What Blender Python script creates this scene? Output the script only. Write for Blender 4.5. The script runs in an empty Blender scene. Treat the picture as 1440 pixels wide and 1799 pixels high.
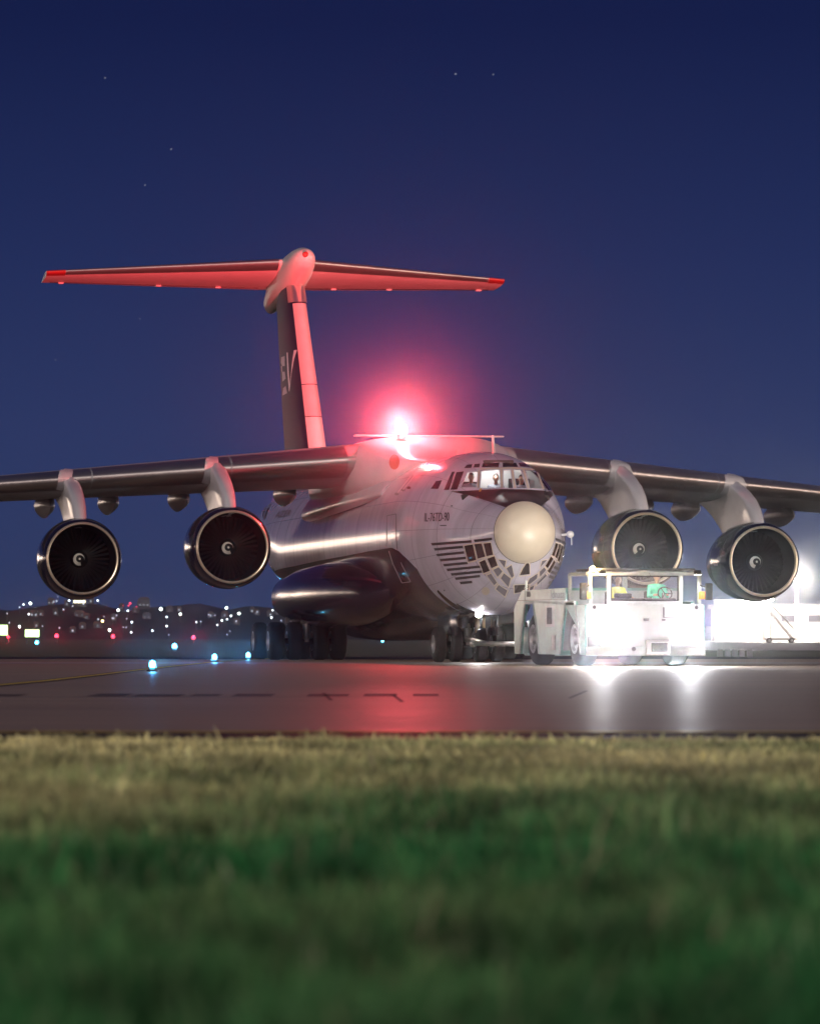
import bpy, bmesh, math, random
import numpy as np
from mathutils import Vector, Matrix
from mathutils.bvhtree import BVHTree
random.seed(7); rng = np.random.default_rng(7)
R = math.radians
S = bpy.context.scene
COL = S.collection
# ------------------------------------------------------------------ camera
F_PX, HOR, CAM_H = 7446.0, 1115.0, 0.80          # focal length and horizon in photo pixels, eye height in metres
cam = bpy.data.cameras.new("camera"); cam_o = bpy.data.objects.new("camera", cam); COL.objects.link(cam_o)
cam.sensor_fit = 'VERTICAL'; cam.sensor_height = 36.0; cam.lens = F_PX/1799*36
cam.shift_y = (HOR-899.5)/1799
cam.clip_start = 0.5; cam.clip_end = 6000
cam.dof.use_dof = True; cam.dof.focus_distance = 122; cam.dof.aperture_fstop = 2.6; cam.dof.aperture_blades = 9
cam_o.location = (0, 0, CAM_H); cam_o.rotation_euler = (R(90), 0, 0)
S.camera = cam_o
# ------------------------------------------------------------------ world: night sky with airport glow low behind the camera
Wd = bpy.data.worlds.new("World"); S.world = Wd; Wd.use_nodes = True
nt = Wd.node_tree; N = nt.nodes; Lk = nt.links; N.clear()
def wn(t, **k):
    n = N.new(t)
    for a, b in k.items(): setattr(n, a, b)
    return n
def wmath(op, a, b=None, c=None):
    n = wn('ShaderNodeMath', operation=op)
    for i, v in enumerate((a, b, c)):
        if v is None: continue
        if isinstance(v, (int, float)): n.inputs[i].default_value = v
        else: Lk.new(v, n.inputs[i])
    return n.outputs[0]
tc = wn('ShaderNodeTexCoord'); sx = wn('ShaderNodeSeparateXYZ'); Lk.new(tc.outputs['Generated'], sx.inputs[0])
rmp = wn('ShaderNodeValToRGB'); Lk.new(wmath('MULTIPLY', sx.outputs[2], 2.5), rmp.inputs[0])
el = rmp.color_ramp.elements
SKY = [(0.0, (.030, .048, .125)), (.05, (.0275, .044, .127)), (.12, (.0245, .039, .124)), (.22, (.0155, .027, .102)),
       (.36, (.0070, .0130, .064)), (.60, (.006, .011, .060)), (1.0, (.005, .009, .048))]
el[0].position = 0; el[0].color = (*SKY[0][1], 1); el[1].position = 1; el[1].color = (*SKY[-1][1], 1)
for p, c in SKY[1:-1]:
    e = el.new(p); e.color = (*c, 1)
# glow of terminals and lamps along the horizon behind the photographer (not in view)
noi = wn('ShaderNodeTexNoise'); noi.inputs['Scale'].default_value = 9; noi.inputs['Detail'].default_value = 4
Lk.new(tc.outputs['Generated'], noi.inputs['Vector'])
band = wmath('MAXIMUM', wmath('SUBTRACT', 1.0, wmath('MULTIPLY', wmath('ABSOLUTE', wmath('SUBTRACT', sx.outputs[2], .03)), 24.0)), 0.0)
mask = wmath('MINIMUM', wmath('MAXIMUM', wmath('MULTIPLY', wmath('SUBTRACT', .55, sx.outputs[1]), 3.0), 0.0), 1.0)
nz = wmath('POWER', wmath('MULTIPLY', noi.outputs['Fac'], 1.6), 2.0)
sidegain = wmath('ADD', 1.0, wmath('MULTIPLY', wmath('MINIMUM', wmath('MAXIMUM', wmath('MULTIPLY', wmath('SUBTRACT', sx.outputs[0], .45), 3.0), 0.0), 1.0), 4.0))  # stronger glow on the right, added for the slat highlight
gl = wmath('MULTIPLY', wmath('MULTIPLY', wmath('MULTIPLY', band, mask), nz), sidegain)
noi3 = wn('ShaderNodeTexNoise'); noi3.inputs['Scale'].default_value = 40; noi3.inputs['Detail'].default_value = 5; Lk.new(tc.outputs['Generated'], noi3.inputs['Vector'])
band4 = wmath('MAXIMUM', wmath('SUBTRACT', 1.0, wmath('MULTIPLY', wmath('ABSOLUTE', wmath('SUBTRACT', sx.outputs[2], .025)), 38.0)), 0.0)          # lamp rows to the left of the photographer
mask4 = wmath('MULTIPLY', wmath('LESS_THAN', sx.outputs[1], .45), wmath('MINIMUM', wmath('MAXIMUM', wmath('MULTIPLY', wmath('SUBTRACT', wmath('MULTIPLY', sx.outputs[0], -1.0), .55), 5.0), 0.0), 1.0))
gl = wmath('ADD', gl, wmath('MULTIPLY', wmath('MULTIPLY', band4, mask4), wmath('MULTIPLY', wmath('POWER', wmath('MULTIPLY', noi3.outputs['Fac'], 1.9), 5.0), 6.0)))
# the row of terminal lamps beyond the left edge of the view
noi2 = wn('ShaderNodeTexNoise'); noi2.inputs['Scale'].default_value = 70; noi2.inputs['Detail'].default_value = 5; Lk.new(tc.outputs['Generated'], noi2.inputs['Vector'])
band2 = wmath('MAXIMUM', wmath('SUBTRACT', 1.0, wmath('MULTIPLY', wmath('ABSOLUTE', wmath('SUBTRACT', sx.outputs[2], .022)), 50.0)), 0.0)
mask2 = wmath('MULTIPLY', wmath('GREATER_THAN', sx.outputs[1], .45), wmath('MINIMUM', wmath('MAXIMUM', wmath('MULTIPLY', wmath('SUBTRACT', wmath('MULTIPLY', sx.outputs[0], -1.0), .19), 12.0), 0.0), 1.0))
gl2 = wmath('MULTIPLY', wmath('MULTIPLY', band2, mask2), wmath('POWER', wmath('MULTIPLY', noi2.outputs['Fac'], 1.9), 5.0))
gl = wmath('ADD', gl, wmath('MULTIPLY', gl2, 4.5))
band3 = wmath('MAXIMUM', wmath('SUBTRACT', 1.0, wmath('MULTIPLY', wmath('ABSOLUTE', wmath('SUBTRACT', sx.outputs[2], .04)), 9.0)), 0.0)   # glow added to the right for wing highlights, standing for unseen floodlit aprons
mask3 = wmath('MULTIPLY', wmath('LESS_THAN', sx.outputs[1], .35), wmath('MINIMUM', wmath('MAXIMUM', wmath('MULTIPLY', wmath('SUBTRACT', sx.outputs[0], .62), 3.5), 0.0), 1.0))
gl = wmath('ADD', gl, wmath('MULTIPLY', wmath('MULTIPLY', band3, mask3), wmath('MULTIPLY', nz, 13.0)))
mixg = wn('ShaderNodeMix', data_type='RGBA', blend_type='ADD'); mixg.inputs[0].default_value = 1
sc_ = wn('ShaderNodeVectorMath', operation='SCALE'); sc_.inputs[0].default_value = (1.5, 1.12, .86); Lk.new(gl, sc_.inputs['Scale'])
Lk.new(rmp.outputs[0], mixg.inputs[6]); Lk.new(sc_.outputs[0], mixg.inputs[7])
# a handful of faint stars
acc = mixg.outputs[2]
for px, py, b in ((185, 137, .5), (800, 130, 1.0), (866, 131, .6), (301, 262, .6), (255, 325, .45), (246, 560, .4), (98, 632, .3)):
    d = Vector(((px-720)/F_PX, 1, (HOR-py)/F_PX)).normalized()
    dist = wn('ShaderNodeVectorMath', operation='DISTANCE'); Lk.new(tc.outputs['Generated'], dist.inputs[0]); dist.inputs[1].default_value = d
    st = wmath('MULTIPLY', wmath('LESS_THAN', dist.outputs['Value'], 1.0/F_PX), b*.6)
    ad = wn('ShaderNodeVectorMath', operation='ADD'); Lk.new(acc, ad.inputs[0]); Lk.new(st, ad.inputs[1]); acc = ad.outputs[0]
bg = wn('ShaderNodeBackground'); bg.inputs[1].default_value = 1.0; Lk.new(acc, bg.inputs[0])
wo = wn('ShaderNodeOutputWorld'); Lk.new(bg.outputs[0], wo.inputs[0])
# ------------------------------------------------------------------ sun: the low warm airport light from behind the photographer's left
sun = bpy.data.lights.new("sun", 'SUN'); sun_o = bpy.data.objects.new("sun", sun); COL.objects.link(sun_o)
sun.energy = 1.05; sun.angle = R(9); sun.color = (1, .86, .74)
sun_o.rotation_euler = Vector((0.40, 0.86, -0.37)).to_track_quat('-Z', 'Y').to_euler()
S.view_settings.view_transform = 'Standard'; S.view_settings.look = 'None'; S.view_settings.exposure = 0; S.view_settings.gamma = 1
cy = S.cycles
cy.use_denoising = True
try: cy.denoiser = 'OPENIMAGEDENOISE'
except Exception: pass
cy.max_bounces = 6; cy.diffuse_bounces = 2; cy.glossy_bounces = 3; cy.transmission_bounces = 4; cy.transparent_max_bounces = 12
cy.volume_bounces = 0; cy.sample_clamp_indirect = 4; cy.sample_clamp_direct = 0; cy.caustics_reflective = False; cy.caustics_refractive = False
cy.use_light_tree = True

# ================================================================== helpers
def Wp(px, py, Z): return Vector(((px-720)/F_PX*Z, Z, CAM_H+(HOR-py)/F_PX*Z))
def Gp(px, py):                                     # a pixel below the horizon to a point on the ground
    return Wp(px, py, CAM_H*F_PX/(py-HOR))
class MB:
    def __init__(s): s.v = []; s.f = []; s.m = []
    def add(s, vs, fs, mi=0):
        o = len(s.v); s.v += [tuple(v) for v in vs]
        for f in fs: s.f.append(tuple(i+o for i in f)); s.m.append(mi)
        return s
    def box(s, a, b, mi=0, bev=0.0):
        (x0, y0, z0), (x1, y1, z1) = a, b
        if bev <= 0:
            vs = [(x, y, z) for x in (x0, x1) for y in (y0, y1) for z in (z0, z1)]
            return s.add(vs, [(0,1,3,2),(4,6,7,5),(0,4,5,1),(2,3,7,6),(0,2,6,4),(1,5,7,3)], mi)
        bm = bmesh.new(); bmesh.ops.create_cube(bm, size=1)
        for v in bm.verts: v.co = Vector(((x0+x1)/2+v.co.x*(x1-x0), (y0+y1)/2+v.co.y*(y1-y0), (z0+z1)/2+v.co.z*(z1-z0)))
        bmesh.ops.bevel(bm, geom=bm.edges[:]+bm.verts[:], offset=bev, segments=2, affect='EDGES', profile=.5)
        bm.verts.ensure_lookup_table(); s.add([v.co for v in bm.verts], [[v.index for v in f.verts] for f in bm.faces], mi); bm.free(); return s
    def tube(s, p0, p1, r0, r1=None, n=12, mi=0, cap=True):
        r1 = r0 if r1 is None else r1
        p0, p1 = Vector(p0), Vector(p1); d = (p1-p0).normalized()
        u = d.orthogonal().normalized(); w = d.cross(u)
        vs = [p+r*(math.cos(2*math.pi*i/n)*u+math.sin(2*math.pi*i/n)*w) for p, r in ((p0, r0), (p1, r1)) for i in range(n)]
        fs = [(i, (i+1) % n, n+(i+1) % n, n+i) for i in range(n)]
        if cap: fs += [tuple(range(n))[::-1], tuple(range(n, 2*n))]
        return s.add(vs, fs, mi)
    def lathe(s, prof, c=(0,0,0), axis='y', n=48, mi=0, flip=False):
        # prof: list of (t, r) along the axis
        vs = []; fs = []
        for t, r in prof:
            for i in range(n):
                a = 2*math.pi*i/n; p, q = r*math.cos(a), r*math.sin(a)
                v = {'y': (p, t, q), 'x': (t, p, q), 'z': (p, q, t)}[axis]
                vs.append((c[0]+v[0], c[1]+v[1], c[2]+v[2]))
        for k in range(len(prof)-1):
            for i in range(n):
                q = (k*n+i, k*n+(i+1) % n, (k+1)*n+(i+1) % n, (k+1)*n+i)
                fs.append(q[::-1] if flip else q)
        return s.add(vs, fs, mi)
    def sphere(s, c, r, mi=0, seg=16, ring=10, sc=(1,1,1)):
        vs = []; fs = []
        for k in range(ring+1):
            a = math.pi*k/ring
            for i in range(seg):
                b = 2*math.pi*i/seg
                vs.append((c[0]+sc[0]*r*math.sin(a)*math.cos(b), c[1]+sc[1]*r*math.sin(a)*math.sin(b), c[2]+sc[2]*r*math.cos(a)))
        for k in range(ring):
            for i in range(seg): fs.append((k*seg+i, (k+1)*seg+i, (k+1)*seg+(i+1) % seg, k*seg+(i+1) % seg))
        return s.add(vs, fs, mi)
    def loft(s, rings, mi=0, cap=True, closed=True):
        n = len(rings[0]); vs = [p for r in rings for p in r]; fs = []
        for k in range(len(rings)-1):
            for i in range(n if closed else n-1):
                fs.append((k*n+i, k*n+(i+1) % n, (k+1)*n+(i+1) % n, (k+1)*n+i))
        if cap: fs += [tuple(range(n))[::-1], tuple(range((len(rings)-1)*n, len(rings)*n))]
        return s.add(vs, fs, mi)
    def prism(s, poly, a, b, axis='x', mi=0):
        # poly: list of 2D points; extruded from a to b along the axis
        def P(t, p): return {'x': (t, p[0], p[1]), 'y': (p[0], t, p[1]), 'z': (p[0], p[1], t)}[axis]
        n = len(poly); vs = [P(a, p) for p in poly]+[P(b, p) for p in poly]
        fs = [tuple(range(n))[::-1], tuple(range(n, 2*n))]+[(i, (i+1) % n, n+(i+1) % n, n+i) for i in range(n)]
        return s.add(vs, fs, mi)
def link(o, parent=None):
    COL.objects.link(o)
    if parent is not None: o.parent = parent
    return o
def obj(name, mb, mats, parent=None, ang=35, norm=True):
    me = bpy.data.meshes.new(name); me.from_pydata(mb.v, [], mb.f)
    mats = mats if isinstance(mats, (list, tuple)) else [mats]
    for m in mats: me.materials.append(m)
    if len(mats) > 1: me.polygons.foreach_set('material_index', mb.m)
    if norm:
        bm = bmesh.new(); bm.from_mesh(me); bmesh.ops.remove_doubles(bm, verts=bm.verts, dist=1e-5)
        bmesh.ops.recalc_face_normals(bm, faces=bm.faces); bm.to_mesh(me); bm.free()
    me.shade_smooth(); me.set_sharp_from_angle(angle=R(ang))
    return link(bpy.data.objects.new(name, me), parent)
def tag(o, label, cat, group=None, kind=None):
    o['label'] = label; o['category'] = cat
    if group: o['group'] = group
    if kind: o['kind'] = kind
    return o
def empty(name, loc=(0,0,0), rz=0):
    o = bpy.data.objects.new(name, None); COL.objects.link(o); o.location = loc; o.rotation_euler = (0, 0, rz); o.empty_display_size = .3
    return o
def copy_tree(o, parent=None):
    c = o.copy(); COL.objects.link(c); c.parent = parent
    for ch in list(o.children): copy_tree(ch, c)
    return c
# ------------------------------------------------------------------ materials
def mat(name, col, rough=.5, metal=0.0, spec=.5, var=0.0, vscale=3.0, rvar=0.0, bump=0.0, bscale=20.0, emit=None, estr=0.0, coat=0.0, stretch=(1,1,1)):
    m = bpy.data.materials.new(name); m.use_nodes = True; t = m.node_tree; b = t.nodes['Principled BSDF']
    b.inputs['Base Color'].default_value = (*col, 1); b.inputs['Roughness'].default_value = rough; b.inputs['Metallic'].default_value = metal
    b.inputs['Specular IOR Level'].default_value = spec; b.inputs['Coat Weight'].default_value = coat; b.inputs['Coat Roughness'].default_value = .08
    if emit: b.inputs['Emission Color'].default_value = (*emit, 1); b.inputs['Emission Strength'].default_value = estr
    if var or rvar or bump:
        tc = t.nodes.new('ShaderNodeTexCoord'); mp = t.nodes.new('ShaderNodeMapping'); mp.inputs['Scale'].default_value = stretch
        t.links.new(tc.outputs['Object'], mp.inputs[0])
        n = t.nodes.new('ShaderNodeTexNoise'); n.inputs['Scale'].default_value = vscale; n.inputs['Detail'].default_value = 6; n.inputs['Roughness'].default_value = .65
        t.links.new(mp.outputs[0], n.inputs['Vector'])
        if var:
            mr = t.nodes.new('ShaderNodeMapRange'); mr.inputs[1].default_value = .3; mr.inputs[2].default_value = .7; mr.inputs[3].default_value = 1-var; mr.inputs[4].default_value = 1+var
            t.links.new(n.outputs['Fac'], mr.inputs[0])
            v = t.nodes.new('ShaderNodeVectorMath'); v.operation = 'SCALE'; v.inputs[0].default_value = col; t.links.new(mr.outputs[0], v.inputs['Scale'])
            t.links.new(v.outputs[0], b.inputs['Base Color'])
        if rvar and stretch[0] < .1:
            mr = t.nodes.new('ShaderNodeMapRange'); mr.inputs[1].default_value = .3; mr.inputs[2].default_value = .7; mr.inputs[3].default_value = max(.02, rough-rvar); mr.inputs[4].default_value = rough+rvar
            t.links.new(n.outputs['Fac'], mr.inputs[0]); t.links.new(mr.outputs[0], b.inputs['Roughness'])
        if bump:
            n2 = t.nodes.new('ShaderNodeTexNoise'); n2.inputs['Scale'].default_value = bscale; n2.inputs['Detail'].default_value = 4
            t.links.new(mp.outputs[0], n2.inputs['Vector'])
            bp = t.nodes.new('ShaderNodeBump'); bp.inputs['Strength'].default_value = bump; bp.inputs['Distance'].default_value = .02
            t.links.new(n2.outputs['Fac'], bp.inputs['Height']); t.links.new(bp.outputs[0], b.inputs['Normal'])
    return m
def emis(name, col, s, sample=False):
    m = bpy.data.materials.new(name); m.use_nodes = True; t = m.node_tree; t.nodes.clear()
    e = t.nodes.new('ShaderNodeEmission'); e.inputs[0].default_value = (*col, 1); e.inputs[1].default_value = s
    o = t.nodes.new('ShaderNodeOutputMaterial'); t.links.new(e.outputs[0], o.inputs[0])
    if not sample: m.cycles.emission_sampling = 'NONE'
    return m
def glassmat(name, tint, alpha=.25, rough=.05):
    m = bpy.data.materials.new(name); m.use_nodes = True; t = m.node_tree; t.nodes.clear()
    tr = t.nodes.new('ShaderNodeBsdfTransparent'); tr.inputs[0].default_value = (*tint, 1)
    g = t.nodes.new('ShaderNodeBsdfGlossy'); g.inputs['Roughness'].default_value = rough; g.inputs[0].default_value = (.9, .9, .9, 1)
    mx = t.nodes.new('ShaderNodeMixShader'); mx.inputs[0].default_value = alpha
    o = t.nodes.new('ShaderNodeOutputMaterial'); t.links.new(tr.outputs[0], mx.inputs[1]); t.links.new(g.outputs[0], mx.inputs[2]); t.links.new(mx.outputs[0], o.inputs[0])
    return m
M = dict(
    white=mat('white_paint', (.62, .62, .66), .34, var=.06, vscale=1.3, rvar=.1, bump=.04, bscale=6, coat=.25),
    grey=mat('grey_paint', (.42, .42, .44), .4, var=.10, vscale=2.0, rvar=.12, bump=.04),
    navy=mat('navy_paint', (.005, .005, .022), .20, var=.15, vscale=1.5, rvar=.08, bump=.05, bscale=5, coat=.4),
    finnavy=mat('fin_navy_paint', (.006, .003, .032), .5, spec=.12, var=.15, vscale=1.2),
    nacelle=mat('nacelle_navy_paint', (.010, .010, .026), .16, var=.2, vscale=2, rvar=.06, bump=.05, bscale=3, coat=.5),
    slat=mat('bare_slat_metal', (.38, .35, .36), .36, metal=.85, var=.12, vscale=1.0, rvar=.08, bump=.05, bscale=3, stretch=(.3, 1, 1)),
    metal=mat('bright_metal', (.80, .77, .74), .28, metal=.9, rvar=.08, vscale=6),
    lip=mat('polished_lip', (.92, .78, .60), .34, metal=.7),
    duct=mat('intake_duct', (.005, .004, .004), .6, spec=.12),
    darkmetal=mat('dark_metal', (.05, .05, .055), .4, metal=.6, var=.3, vscale=8),
    blade=mat('fan_blade', (.014, .011, .010), .55, spec=.2),
    black=mat('matt_black', (.012, .012, .014), .55),
    tyre=mat('tyre_rubber', (.009, .0085, .010), .75, spec=.3, var=.25, vscale=9, bump=.15, bscale=30),
    rim=mat('wheel_rim', (.30, .30, .31), .4, metal=.6),
    dkglass=mat('dark_window_glass', (.022, .014, .012), .08, spec=.8),
    ltglass=mat('pale_window_glass', (.16, .15, .19), .12, spec=.8),
    text=mat('black_lettering', (.015, .013, .02), .5),
    cream=mat('radome_cream', (.47, .42, .355), .42, var=.05, vscale=2.5, bump=.03),
    antiglare=mat('anti_glare_brown', (.018, .012, .013), .5, var=.2, vscale=3),
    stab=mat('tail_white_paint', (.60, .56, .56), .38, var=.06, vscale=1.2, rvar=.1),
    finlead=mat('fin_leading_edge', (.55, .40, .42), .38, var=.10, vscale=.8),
    red=mat('red_tip_paint', (.28, .015, .012), .4),
    line=mat('panel_edge_paint', (.55, .5, .5), .4),
    whitemark=mat('white_marking', (.6, .58, .62), .4),
    greymark=mat('grey_marking', (.34, .30, .36), .45),
    spiral=mat('spinner_spiral_white', (.75, .72, .66), .45),
)
# ================================================================== the aircraft
TH = R(10.60); XN, ZN = 3.30, 115.13
PLANE = empty('cargo_jet', (XN, ZN, 0), TH)
tag(PLANE, 'white and navy four engine cargo jet with a high T tail standing on the taxiway', 'airplane')
PM = Matrix.Translation((XN, ZN, 0)) @ Matrix.Rotation(TH, 4, 'Z'); PMI = PM.inverted()
CAMV = Vector((0, 0, CAM_H))
def raydir(px, py): return Vector(((px-720)/F_PX, 1, (HOR-py)/F_PX)).normalized()
def Lp(px, py, ya):                               # pixel on the aircraft-local plane y = ya
    o = PMI @ CAMV; d = PMI.to_3x3() @ raydir(px, py)
    return o+d*((ya-o.y)/d.y)
# ---- fuselage
ST = np.array([  # y, top, bottom, half width, height of the widest point
    (.90, 4.42, 2.76, .84, 3.60), (1.30, 4.50, 2.46, 1.02, 3.55), (1.80, 4.58, 2.16, 1.22, 3.5), (2.40, 4.67, 1.90, 1.42, 3.46), (3.0, 4.78, 1.69, 1.60, 3.46),
    (3.5, 5.16, 1.56, 1.73, 3.5), (4.1, 5.56, 1.45, 1.87, 3.55), (4.7, 5.80, 1.37, 1.98, 3.6), (5.4, 5.95, 1.32, 2.10, 3.64), (6.2, 6.03, 1.29, 2.22, 3.66),
    (7.2, 6.06, 1.27, 2.34, 3.66), (8.4, 6.06, 1.26, 2.40, 3.66), (12, 6.06, 1.26, 2.40, 3.66), (28, 6.06, 1.26, 2.40, 3.66), (32, 6.06, 1.75, 2.32, 3.9),
    (37, 6.02, 2.75, 1.9, 4.4), (41, 5.9, 3.7, 1.35, 4.8), (44.5, 5.6, 4.5, .7, 5.05), (45.6, 5.3, 4.85, .25, 5.1)])
def interp(y, k):
    # monotone cubic
    xs, vs = ST[:, 0], ST[:, k]; i = int(np.clip(np.searchsorted(xs, y)-1, 0, len(xs)-2))
    h = np.diff(xs); d = np.diff(vs)/h
    def slope(j):
        if j == 0: return d[0]
        if j == len(xs)-1: return d[-1]
        return 0.0 if d[j-1]*d[j] <= 0 else 2*d[j-1]*d[j]/(d[j-1]+d[j])
    t = (y-xs[i])/h[i]; m0, m1 = slope(i)*h[i], slope(i+1)*h[i]
    return vs[i]*(2*t**3-3*t**2+1)+m0*(t**3-2*t**2+t)+vs[i+1]*(-2*t**3+3*t**2)+m1*(t**3-t**2)
def fring(y, n=96, off=0.0):
    zt, zb, w, zm = (interp(y, k) for k in (1, 2, 3, 4)); r = []
    for i in range(n):
        a = 2*math.pi*i/n; c, s = math.cos(a), math.sin(a)
        r.append(((w-off)*c, y, zm+((zt-zm-off) if s > 0 else (zm-zb-off))*s))
    return r
ys = list(np.arange(.90, 8.4, .10))+list(np.arange(8.4, 45.6, .6))+[45.6]
bodymb = MB().loft([fring(y) for y in ys])
inner = MB().loft([fring(y, off=.06) for y in ys[1:-1]])
bvh = BVHTree.FromPolygons([Vector(v) for v in bodymb.v], bodymb.f)
def hit(px, py, tree=None):
    o = PMI @ CAMV; d = PMI.to_3x3() @ raydir(px, py)
    return (tree or bvh).ray_cast(o, d)
# boundary of the dark belly: raycast along the painted edge in the photo
edge = []
for px, py in ((846, 1084), (820, 1072), (790, 1052), (760, 1026), (735, 1002), (715, 982), (700, 968), (688, 962), (650, 968), (610, 976), (560, 985), (520, 994)):
    h = hit(px, py)
    if h[0] is not None: edge.append((h[0].y, h[0].z))
edge.sort()
def fuselage_material():
    m = mat('fuselage_paint', (.58, .57, .69), .22, var=.12, vscale=1.1, bump=.06, bscale=2.5, coat=.5, stretch=(1, 2.2, .4)); t = m.node_tree; b = t.nodes['Principled BSDF']
    src = b.inputs['Base Color'].links[0].from_socket
    tc = t.nodes.new('ShaderNodeTexCoord'); sp = t.nodes.new('ShaderNodeSeparateXYZ'); t.links.new(tc.outputs['Object'], sp.inputs[0])
    mr = t.nodes.new('ShaderNodeMapRange'); mr.inputs[1].default_value = 0; mr.inputs[2].default_value = 46; t.links.new(sp.outputs[1], mr.inputs[0])
    fc = t.nodes.new('ShaderNodeFloatCurve'); t.links.new(mr.outputs[0], fc.inputs['Value']); cv = fc.mapping.curves[0]
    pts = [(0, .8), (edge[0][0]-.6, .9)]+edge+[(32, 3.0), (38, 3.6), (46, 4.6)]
    while len(cv.points) < len(pts): cv.points.new(.5, .5)
    for p, (y, z) in zip(cv.points, pts): p.location = (y/46, z/8); p.handle_type = 'VECTOR'
    fc.mapping.update()
    lt = t.nodes.new('ShaderNodeMath'); lt.operation = 'LESS_THAN'; ml = t.nodes.new('ShaderNodeMath'); ml.operation = 'MULTIPLY'; ml.inputs[1].default_value = 8
    t.links.new(fc.outputs[0], ml.inputs[0]); t.links.new(sp.outputs[2], lt.inputs[0]); t.links.new(ml.outputs[0], lt.inputs[1])
    # skin joints every 2 m
    pp = t.nodes.new('ShaderNodeMath'); pp.operation = 'PINGPONG'; pp.inputs[1].default_value = 1.0; t.links.new(sp.outputs[1], pp.inputs[0])
    jl = t.nodes.new('ShaderNodeMath'); jl.operation = 'LESS_THAN'; jl.inputs[1].default_value = .018; t.links.new(pp.outputs[0], jl.inputs[0])
    sz = t.nodes.new('ShaderNodeMath'); sz.operation = 'SUBTRACT'; sz.inputs[1].default_value = 3.66; t.links.new(sp.outputs[2], sz.inputs[0])
    at = t.nodes.new('ShaderNodeMath'); at.operation = 'ARCTAN2'; t.links.new(sp.outputs[0], at.inputs[0]); t.links.new(sz.outputs[0], at.inputs[1])
    p2 = t.nodes.new('ShaderNodeMath'); p2.operation = 'PINGPONG'; p2.inputs[1].default_value = .19; t.links.new(at.outputs[0], p2.inputs[0])
    l2 = t.nodes.new('ShaderNodeMath'); l2.operation = 'LESS_THAN'; l2.inputs[1].default_value = .0035; t.links.new(p2.outputs[0], l2.inputs[0])
    mxx = t.nodes.new('ShaderNodeMath'); mxx.operation = 'MAXIMUM'; t.links.new(jl.outputs[0], mxx.inputs[0]); t.links.new(l2.outputs[0], mxx.inputs[1]); jl = mxx
    jm = t.nodes.new('ShaderNodeMix'); jm.data_type = 'RGBA'; t.links.new(jl.outputs[0], jm.inputs[0]); t.links.new(src, jm.inputs[6]); jm.inputs[7].default_value = (.33, .32, .40, 1)
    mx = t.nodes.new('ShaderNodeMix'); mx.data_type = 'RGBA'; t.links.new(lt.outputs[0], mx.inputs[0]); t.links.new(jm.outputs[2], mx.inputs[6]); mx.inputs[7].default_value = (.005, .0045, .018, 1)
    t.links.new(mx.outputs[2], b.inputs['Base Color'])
    return m
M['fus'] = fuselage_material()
M['cabinwhite'] = mat('cabin_lining', (.7, .7, .7), .6)
# shell with real thickness so that the windscreen can be cut right through it
shell = MB(); shell.add(bodymb.v, bodymb.f[:-2], 0)
no = len(shell.v); shell.add(inner.v, [f[::-1] for f in inner.f[:-2]], 1)
n = 96; nb = len(ys)
for i in range(n):
    j = (i+1) % n
    shell.f.append((i, no+i, no+j, j)); shell.m.append(0)
    a, b2 = (nb-1)*n, no+(nb-3)*n
    shell.f.append((a+i, a+j, b2+j, b2+i)); shell.m.append(0)
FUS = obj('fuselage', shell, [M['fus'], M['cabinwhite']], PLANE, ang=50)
def z5(X, Y): return (760+X/6, 780+Y/6)
WIN = [  # windscreen panes cut as openings (photo pixels)
    [z5(300, 458), z5(365, 302), z5(470, 295), z5(460, 455)],
    [z5(500, 462), z5(512, 288), z5(700, 274), z5(710, 462)],
    [z5(748, 462), z5(742, 280), z5(815, 277), z5(845, 465)],
    [z5(882, 465), z5(855, 277), z5(920, 275), z5(985, 465)],
    [z5(1022, 465), z5(985, 285), z5(1078, 287), z5(1150, 470)],
    [z5(1172, 472), z5(1112, 300), z5(1150, 300), z5(1252, 474)],
]
cut = MB()
for poly in WIN:
    loc = [hit(*p)[0] for p in poly]
    if any(l is None for l in loc):
        loc = [l for l in loc if l is not None]
    o = PMI @ CAMV; c = sum(loc, Vector())/len(loc)
    ya = c.y
    near = [Lp(p[0], p[1], min(l.y for l in loc)-.35) for p in poly]; far = [Lp(p[0], p[1], max(l.y for l in loc)+.40) for p in poly]
    k = len(poly); cut.add(near+far, [tuple(range(k))[::-1], tuple(range(k, 2*k))]+[(i, (i+1) % k, k+(i+1) % k, k+i) for i in range(k)])
cutter = obj('cutter', cut, M['fus'], PLANE)
bo = FUS.modifiers.new('cut', 'BOOLEAN'); bo.operation = 'DIFFERENCE'; bo.object = cutter; bo.solver = 'EXACT'
bpy.context.view_layer.update()
dg = bpy.context.evaluated_depsgraph_get()
nm = bpy.data.meshes.new_from_object(FUS.evaluated_get(dg)); FUS.modifiers.clear(); FUS.data = nm
bpy.data.objects.remove(cutter)
nm.shade_smooth(); nm.set_sharp_from_angle(angle=R(40))
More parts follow.
